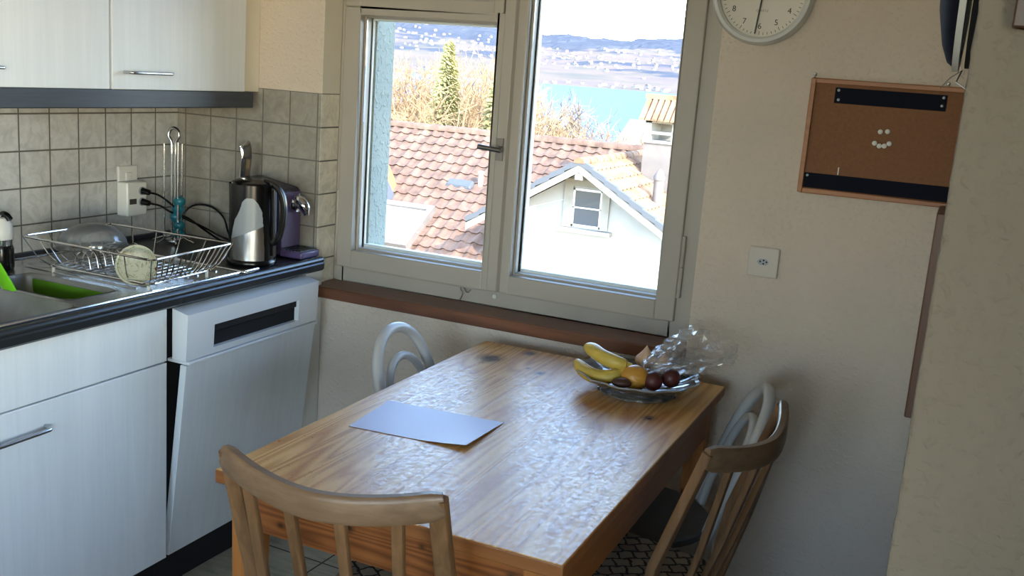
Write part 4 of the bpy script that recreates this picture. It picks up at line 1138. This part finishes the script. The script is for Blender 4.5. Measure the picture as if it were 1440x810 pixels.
# chimney
ch = MB(); c0, c1, cy0, cy1 = -2.90, -2.28, 15.2, 15.85
ch.box(c0, c1, cy0, cy1, -1.2, .47)
chm = ch.build('chimney', M['stone'], house)
b = MB(); zt = .86
for xx in (c0, c1-.12): 
    for yy in (cy0, cy1-.14): b.box(xx, xx+.12, yy, yy+.14, .47, zt)
b.box(c0-.03, c1+.03, cy0-.03, cy1+.03, .46, .51).box(c0, c1, cy0, cy1, zt-.04, zt)
b.box(c0+.12, c1-.12, cy0, cy0+.14, .62, .67).box(c0, c0+.12, cy0+.14, cy1-.14, .47, zt).box(c1-.12, c1, cy0+.14, cy1-.14, .47, .56)
b.box(c0+.1, c1-.1, cy1-.05, cy1, .47, zt)
b.build('chimney_arches', M['chimwhite'], chm)
b = MB(); m0, m1 = c0-.10, c1+.10
b.prism([(cy0-.12, zt), (cy1+.12, zt), ((cy0+cy1)/2, zt+.40)], 0, m0, m1)
for i in range(7):
    xx = m0+.0+i*(m1-m0)/7
    b.hexa([(xx, cy0-.15, zt+.0), (xx+.10, cy0-.15, zt), (xx+.10, (cy0+cy1)/2, zt+.42), (xx, (cy0+cy1)/2, zt+.42)],
           [(xx+.02, cy0-.15, zt+.04), (xx+.08, cy0-.15, zt+.04), (xx+.08, (cy0+cy1)/2, zt+.47), (xx+.02, (cy0+cy1)/2, zt+.47)])
b.box(m0-.02, m1+.02, (cy0+cy1)/2-.09, (cy0+cy1)/2+.09, zt+.38, zt+.47)
b.build('chimney_cap', M['rt2'], chm)
b = MB().lathe([(.085, -.75), (.085, -.10), (.10, -.10), (.10, -.04), (.05, .05), (1e-3, .10)], (-2.26, 14.2, 0), 20)
b.build('vent_pipe', M['stone'], house, smooth=True)
b = MB().lathe([(.055, 0), (.055, .30), (.07, .30), (.07, .34), (0, .36)], (-6.5, 15.94, RZ-SL*(RY-15.94)-.05), 16)
b.build('vent_pipe', M['fascia'], house, smooth=True)
b = MB(); zz = RZ-SL*(RY-15.9)
b.hexa([(-7.25, 15.8, zz-.06), (-6.62, 15.75, zz-.09), (-6.62, 15.95, zz+.03), (-7.25, 15.95, zz+.03)], [(-7.2, 15.8, zz+.01), (-6.68, 15.75, zz-.01), (-6.68, 15.93, zz+.10), (-7.2, 15.93, zz+.10)])
b.build('roof_hatch', M['lead'], house)
# skylight on the left
def on_roof(x, y, up_=0): 
    return (x, y-up_*sin(th), RZ-SL*(RY-y)+up_*cos(th))
b = MB()
def slab_roof(mb, x0, x1, y0, y1, u0, u1):
    mb.hexa([on_roof(x0, y0, u0), on_roof(x1, y0, u0), on_roof(x1, y1, u0), on_roof(x0, y1, u0)], [on_roof(x0, y0, u1), on_roof(x1, y0, u1), on_roof(x1, y1, u1), on_roof(x0, y1, u1)])
for a in ((-9.2, -7.0, 13.95, 14.07), (-9.2, -7.0, 14.93, 15.05), (-7.12, -7.0, 14.07, 14.93), (-9.2, -9.08, 14.07, 14.93)): slab_roof(b, *a, -.05, .17)
sk_ = b.build('skylight', M['stone'], house)
b = MB(); slab_roof(b, -9.08, -7.12, 14.07, 14.93, .0, .12); b.build('glass', M['skylight'], sk_)
# small dormer at the left: orange boarded cheek with dark verge
b = MB(); q0 = [(-9.6, 15.0), (-7.9, 15.0)]
dx0, dx1 = -9.8, -8.12; dz = -1.2
b.prism([(dx0, dz), (dx1-.06, dz), (-8.72, dz+.93), (dx0, dz+.93)], 1, 15.05, 15.7)
dm = b.build('side_dormer', M['orange'], house)
b = MB(); b.hexa([(-8.72, 14.92, dz+.90), (dx1-.06, 14.92, dz-.03), (dx1-.06, 15.3, dz-.03), (-8.72, 15.3, dz+.90)], [(-8.70, 14.92, dz+1.0), (dx1+.02, 14.92, dz-.0), (dx1+.02, 15.3, dz-.0), (-8.70, 15.3, dz+1.0)])
b.build('dormer_verge', M['lead'], dm)
MB().box(dx0, dx1+.12, 14.86, 15.05, dz-.16, dz-.02).build('dormer_fascia', M['chimwhite'], dm)
# lower body of the main house
MB().box(-16, -5.0, 9.6, 17.4, -9, -4.72).build('house_wall', M['housewall'], house)

# ---- ground, lake and far shore
def ground_z(x, y): 
    t_ = min(1, max(0, (y-25)/200)); return -9.5-24*t_
b = MB(); vs = []; fs = []; nx, ny = 40, 60
for j in range(ny+1):
    y = .4+(j/ny)**2*640
    for i in range(nx+1):
        x = -500+ i/nx*620
        vs.append((x, y, ground_z(x, y)+(1.5*noise.noise(Vector((x*.03, y*.03, 0))) if y > 25 else 0)))
for j in range(ny):
    for i in range(nx): fs.append((j*(nx+1)+i, j*(nx+1)+i+1, (j+1)*(nx+1)+i+1, (j+1)*(nx+1)+i))
b.add(vs, fs)
m, nt, bb_ = newmat('winter meadow'); setb(bb_, rough=1)
L(nt, ramp(nt, noise_t(nt, coords(nt), .05, 5), [(.4, srgb(84, 80, 56)), (.6, srgb(110, 98, 72))]), bb_.inputs['Base Color'])
struct(b.build('ground', m))
m = plain('lake water', srgb(80, 104, 142), .9, spec=.05)
struct(MB().box(-6000, 3000, 150, 9000, -31, -28.5).build('lake', m))
def hill():
    nx, ny = 220, 150; b = MB(); vs = []; fs = []
    for j in range(ny+1):
        y = 2780+(j/ny)*3300
        for i in range(nx+1):
            x = -3900+i/nx*4200
            t_ = (y-2830-60*noise.noise(Vector((x*.002, 1, 0))))/2500
            h = 0 if t_ < 0 else (t_*.70+.30*t_*t_)*(232+80*min(1, max(0, (-.43-x/y)/.06)))
            if t_ > 1: h = 232+80*min(1, max(0, (-.43-x/y)/.06))-(t_-1)*600
            h += (noise.fractal(Vector((x*.0016, y*.0016, 3)), 1, 2, 4)*34)*max(0, min(1, t_*1.6))
            w = noise.noise(Vector((x*.003, y*.004, 9)))
            if t_ > .72 and t_ < 1.06: h += 13*abs(noise.noise(Vector((x*.03, y*.03, 1))))+(10 if w > -.1 else 0)
            vs.append((x, y, -30.0+h))
    for j in range(ny):
        for i in range(nx): fs.append((j*(nx+1)+i, j*(nx+1)+i+1, (j+1)*(nx+1)+i+1, (j+1)*(nx+1)+i))
    b.add(vs, fs)
    m, nt, p = newmat('far hillside fields and woods'); setb(p, rough=1, spec=0)
    v = coords(nt, (.0012, .0016, .004)); f = noise_t(nt, v, 1, 6, .65)
    field = ramp(nt, noise_t(nt, coords(nt, (.003, .005, .01)), 1, 3), [(.35, srgb(92, 88, 82)), (.5, srgb(108, 96, 86)), (.65, srgb(100, 90, 90))])
    sep = N(nt, 'ShaderNodeSeparateXYZ'); L(nt, coords(nt), sep.inputs[0])
    zz_ = N(nt, 'ShaderNodeMapRange'); zz_.inputs['From Min'].default_value = 100; zz_.inputs['From Max'].default_value = 175; zz_.inputs['To Max'].default_value = .22; L(nt, sep.outputs['Z'], zz_.inputs['Value'])
    ad = N(nt, 'ShaderNodeMath', op='ADD'); L(nt, f, ad.inputs[0]); L(nt, zz_.outputs[0], ad.inputs[1])
    wood = ramp(nt, ad.outputs[0], [(.56, (0, 0, 0, 1)), (.60, (1, 1, 1, 1))])
    c = mix(nt, wood, field, srgb(68, 72, 80))  # woods colour leans blue-grey to stand in for distance haze
    L(nt, c, p.inputs['Base Color'])
    return b.build('hill', m)
struct(hill())
# far houses on the opposite slope (a few pixels each)
far = MB().box(-9, 9, -6, 6, -4, 7); far.m = 1
far.prism([(-9.5, 7), (9.5, 7), (0, 12)], 1, -6.5, 6.5)
fh = far.build('far_house', [plain('far pale wall', srgb(128, 124, 120), .9), plain('far brown roof', srgb(92, 76, 70), .8)])
rnd = random.Random(5)
def hillz(x, y):
    t_ = (y-2830-60*noise.noise(Vector((x*.002, 1, 0))))/2500
    h = 0 if t_ < 0 else (t_*.70+.30*t_*t_)*(232+80*min(1, max(0, (-.43-x/y)/.06)))
    h += (noise.fractal(Vector((x*.0016, y*.0016, 3)), 1, 2, 4)*34)*max(0, min(1, t_*1.6))
    return -30+h
first = True; cnt = 0; used = []
while cnt < 260:
    y = rnd.choice([rnd.uniform(2870, 3000), rnd.gauss(4050, 260), rnd.uniform(3600, 4700)])
    if y < 2865 or y > 4900: continue
    x = 2.5+y*rnd.uniform(-.60, -.26)
    if any((x-a)**2+(y-b_)**2 < 34**2 for a, b_ in used): continue
    used.append((x, y))
    o = fh if first else fh.copy()
    if not first: COL.objects.link(o)
    first = False; cnt += 1
    o.location = (x, y, hillz(x, y)+1); s_ = rnd.uniform(.55, 1.0); o.scale = (s_, s_, s_); o.rotation_euler = (0, 0, rnd.uniform(0, pi))
    tag(o, 'tiny pale house scattered on the slope across the lake', 'house', 'far houses across the lake')

# ---- trees
M['bark'] = plain('grey brown bark', srgb(96, 84, 70), .9)
M['twig'] = plain('yellow brown twigs', srgb(132, 104, 72), .9, var=.15, scale=.6)
M['twigpale'] = plain('pale brown twigs', srgb(104, 90, 74), .9, var=.1, scale=.6)
M['twigred'] = plain('reddish twigs', srgb(180, 140, 122), .9)
M['needle'] = plain('yellow green foliage', srgb(138, 132, 80), .9, var=.2, scale=1)
def bare_tree(seed, H=10, depth=5, twig='twig', r0=.16, spread=.85):
    rn = random.Random(seed); T_ = MB(); C_ = MB()
    def br(p, d, l, r, k):
        n = 3; pts = [p]; dd = d.copy(); q = p.copy()
        for i in range(n):
            dd = (dd+Vector((rn.uniform(-1, 1), rn.uniform(-1, 1), rn.uniform(-.35, .5)))*.26).normalized(); q = q+dd*l/n; pts.append(q.copy())
        (T_ if k <= 1 else C_).tube(pts, [r*(1-.45*i/n) for i in range(n+1)], 3 if k > 1 else 6, caps=False)
        if k >= depth: return
        nb = 3 if k < 2 else rn.choice((3, 4, 4))
        for j in range(nb):
            t_ = rn.uniform(.45, 1) if j else 1
            base = pts[min(n, int(t_*n))]
            a = rn.uniform(0, 2*pi); o_ = dd.orthogonal().normalized(); o2 = dd.cross(o_)
            nd = (dd+(o_*cos(a)+o2*sin(a))*spread*rn.uniform(.7, 1.6)+Vector((0, 0, .05))).normalized()
            br(base, nd, l*rn.uniform(.62, .82), max(.014, r*.55), k+1)
    br(Vector((0, 0, 0)), Vector((0, 0, 1)), H*.30, r0, 0)
    return T_, C_
def make_tree(seed, name, label, twig, H=10, depth=6, loc=(0, 0, 0), rz=0, sc_=1, group='bare winter trees behind the roof', spread=.85):
    a, c = bare_tree(seed, H, depth, twig, spread=spread)
    t = thing(name, label, 'tree', loc, rz, group); t.scale = (sc_, sc_, sc_)
    a.build('trunk', M['bark'], t, local=True); c.build('crown', M[twig], t, local=True)
    return t
def at(px_ratio, y): return 2.543+(y+2.8)*px_ratio
# x/y ratios: left pane about -.60..-.47 ; right pane about -.43..-.33
tA = make_tree(11, 'bare_tree', 'pale bare tree standing free before the lake in the right pane', 'twigpale', 11, 6, (at(-.372, 42), 42, -10), .4, 1.35)
tB = make_tree(23, 'bare_tree', 'yellowish bare tree behind the roof at the left edge of the view', 'twig', 10, 6, (at(-.575, 34), 34, -9.5), 0, 1.38)
labs = [('yellowish bare tree second from the left behind the roof ridge', -.545, 40, 1.08, 1, tB), ('dense yellowish bare tree in the middle of the left pane', -.515, 36, 1.0, 2, tB),
        ('yellowish bare tree behind the ridge left of the window handle', -.485, 39, 1.04, 3, tB), ('low yellowish bare tree directly behind the window centre post', -.455, 34, .93, 4, tB),
        ('low bushy bare tree left of the free-standing pale tree', -.425, 36, .80, 5, tB), ('low bushy bare tree right of the free-standing pale tree', -.345, 38, .80, 6, tB),
        ('small bare tree between the pale tree and the chimney', -.325, 44, .74, 2.5, tB), ('yellowish bare tree partly hidden behind the teal wall edge', -.605, 39, 1.1, 3.6, tB),
        ('low bushy bare tree just below the lake in the right pane', -.385, 35, .78, .9, tB)]
for lab, rt, y, s_, rz, src in labs:
    dup(src, (at(rt, y), y, -9.6), rz, lab, scale=(s_*1.5, s_*1.5, s_*1.36))
rnt = random.Random(17)
for i in range(22):
    y = rnt.uniform(33, 58); rt = -.62+.155*(i+.5)/22*1.0+rnt.uniform(-.006, .006)
    dup(tB, (at(rt, y), y, -9.6-max(0, y-40)*.06), rnt.uniform(0, 6), 'yellowish bare tree in the dense thicket behind the left part of the roof', group='thicket of bare trees', scale=(1.4, 1.4, 1.40+rnt.uniform(-.06, .10)*1.0+(y-33)*.012))
for i in range(12):
    y = rnt.uniform(34, 44); rt = -.435+.115*(i+.5)/12
    dup(tB, (at(rt, y), y, -9.6), rnt.uniform(0, 6), 'low bare bush-like tree just behind the ridge in the right pane', group='low bare trees behind the ridge', scale=(1.15, 1.15, 1.22+rnt.uniform(-.03, .05)))
def conifer(loc, H, label, sc_=1):
    rn = random.Random(3); t = thing('evergreen_tree', label, 'tree', loc, 0, 'yellow green trees among bare ones')
    MB().cyl((0, 0, 0), (0, 0, H*.97), .16, .02, 8).build('trunk', M['bark'], t, local=True, smooth=True)
    b = MB()
    for i in range(4200):
        f_ = rn.random()**.8; z = H*(.25+.75*f_); rad = (1-f_)*H*.16+.12; a = rn.uniform(0, 2*pi); r = rad*rn.uniform(.3, 1.05)
        c = Vector((r*cos(a), r*sin(a), z-.25*r)); s_ = rn.uniform(.07, .17)
        d = Vector((cos(a), sin(a), rn.uniform(-.5, .2)))*s_; w_ = Vector((-sin(a), cos(a), rn.uniform(-.4, .4)))*s_*.45
        u_ = Vector((0, 0, s_*.3))
        b.add([c-d, c+w_-u_, c+d, c-w_+u_, c+u_*1.2], [(0, 1, 4), (1, 2, 4), (2, 3, 4), (3, 0, 4), (3, 2, 1, 0)])
    b.build('foliage', M['needle'], t, local=True)
    return t
cA = conifer((at(-.531, 37), 37, -9.5), 12.1, 'tall yellow green evergreen beside the teal wall edge')
dup(cA, (at(-.466, 37), 37, -9.5), 1.3, 'shorter yellow green tree beside the window centre post', scale=(1.1, 1.1, .93))
# pale low house by the shore
nh = thing('shore_house', 'small pale low house beyond the roof ridge left of the chimney', 'house', (at(-.312, 60), 60, -8))
hx0, hx1 = at(-.328, 60), at(-.290, 60)
MB().box(hx0, hx1, 60, 66, -10, -2.7).build('house_wall', M['chimwhite'], nh)
MB().prism([(59.4, -2.8), (66.6, -2.8), (63, -1.0)], 0, hx0-.4, hx1+.4).build('roof', M['stone'], nh)

# ================================================================ LIGHT
sd = Vector((-.95, .6, -.70)).normalized()
sl_ = bpy.data.lights.new('sun', 'SUN'); sl_.energy = 8.6; sl_.angle = R(.55); sl_.color = (1, .95, .87)
so = bpy.data.objects.new('sun', sl_); COL.objects.link(so); so.rotation_euler = sd.to_track_quat('-Z', 'Y').to_euler(); so.location = (8, -10, 20)
W_ = bpy.data.worlds.new('sky'); S.world = W_; W_.use_nodes = True; nt = W_.node_tree
bg = nt.nodes['Background']; sk2 = N(nt, 'ShaderNodeTexSky'); sk2.sky_type = 'NISHITA'; sk2.sun_disc = False
sk2.sun_elevation = R(42); sk2.sun_rotation = math.atan2(.93, -.6); sk2.altitude = 400; sk2.air_density = 1.0; sk2.dust_density = .75; sk2.ozone_density = 1.2
L(nt, sk2.outputs[0], bg.inputs[0]); bg.inputs[1].default_value = 1.45
def portal(loc, rot, sx_, sy_):
    l = bpy.data.lights.new('sky_portal', 'AREA'); l.shape = 'RECTANGLE'; l.size = sx_; l.size_y = sy_
    l.cycles.is_portal = True
    o = bpy.data.objects.new('sky_portal', l); COL.objects.link(o); o.location = loc; o.rotation_euler = rot; return o
portal((1.24, .30, 1.55), (R(-90), 0, 0), 1.3, 1.4)
portal((2.0, -5.22, 1.55), (R(90), 0, 0), 1.4, 1.3)  # portal for the added rear opening
portal((3.72, -3.7, 1.60), (R(90), 0, R(90)), 2.6, 1.6)  # portal for the added opening on the right

# ================================================================ CAMERA
cam_d = bpy.data.cameras.new('camera'); cam_d.sensor_fit = 'HORIZONTAL'; cam_d.sensor_width = 36
cam_d.lens = 1425.8/1440*36; cam_d.clip_start = .05; cam_d.clip_end = 20000
co = bpy.data.objects.new('camera', cam_d); COL.objects.link(co); S.camera = co
yaw, pit, rol = 0.41084335, 0.21035074, 0.07484847
fw = Vector((-sin(yaw)*cos(pit), cos(yaw)*cos(pit), -sin(pit))); rt = Vector((cos(yaw), sin(yaw), 0)); up = rt.cross(fw)
r2 = rt*cos(rol)+up*sin(rol); u2 = up*cos(rol)-rt*sin(rol)
mw = Matrix((r2, u2, -fw)).transposed().to_4x4(); mw.translation = Vector((2.543, -2.80, 1.55)); co.matrix_world = mw
S.view_settings.view_transform = 'Standard'; S.view_settings.look = 'None'; S.view_settings.gamma = 1
S.view_settings.use_curve_mapping = False; S.view_settings.exposure = 0.74
S.cycles.use_denoising = True
S.cycles.max_bounces = 12; S.cycles.diffuse_bounces = 6; S.cycles.glossy_bounces = 5; S.cycles.transparent_max_bounces = 24; S.cycles.transmission_bounces = 8
S.cycles.caustics_reflective = False; S.cycles.caustics_refractive = False; S.cycles.sample_clamp_indirect = 8
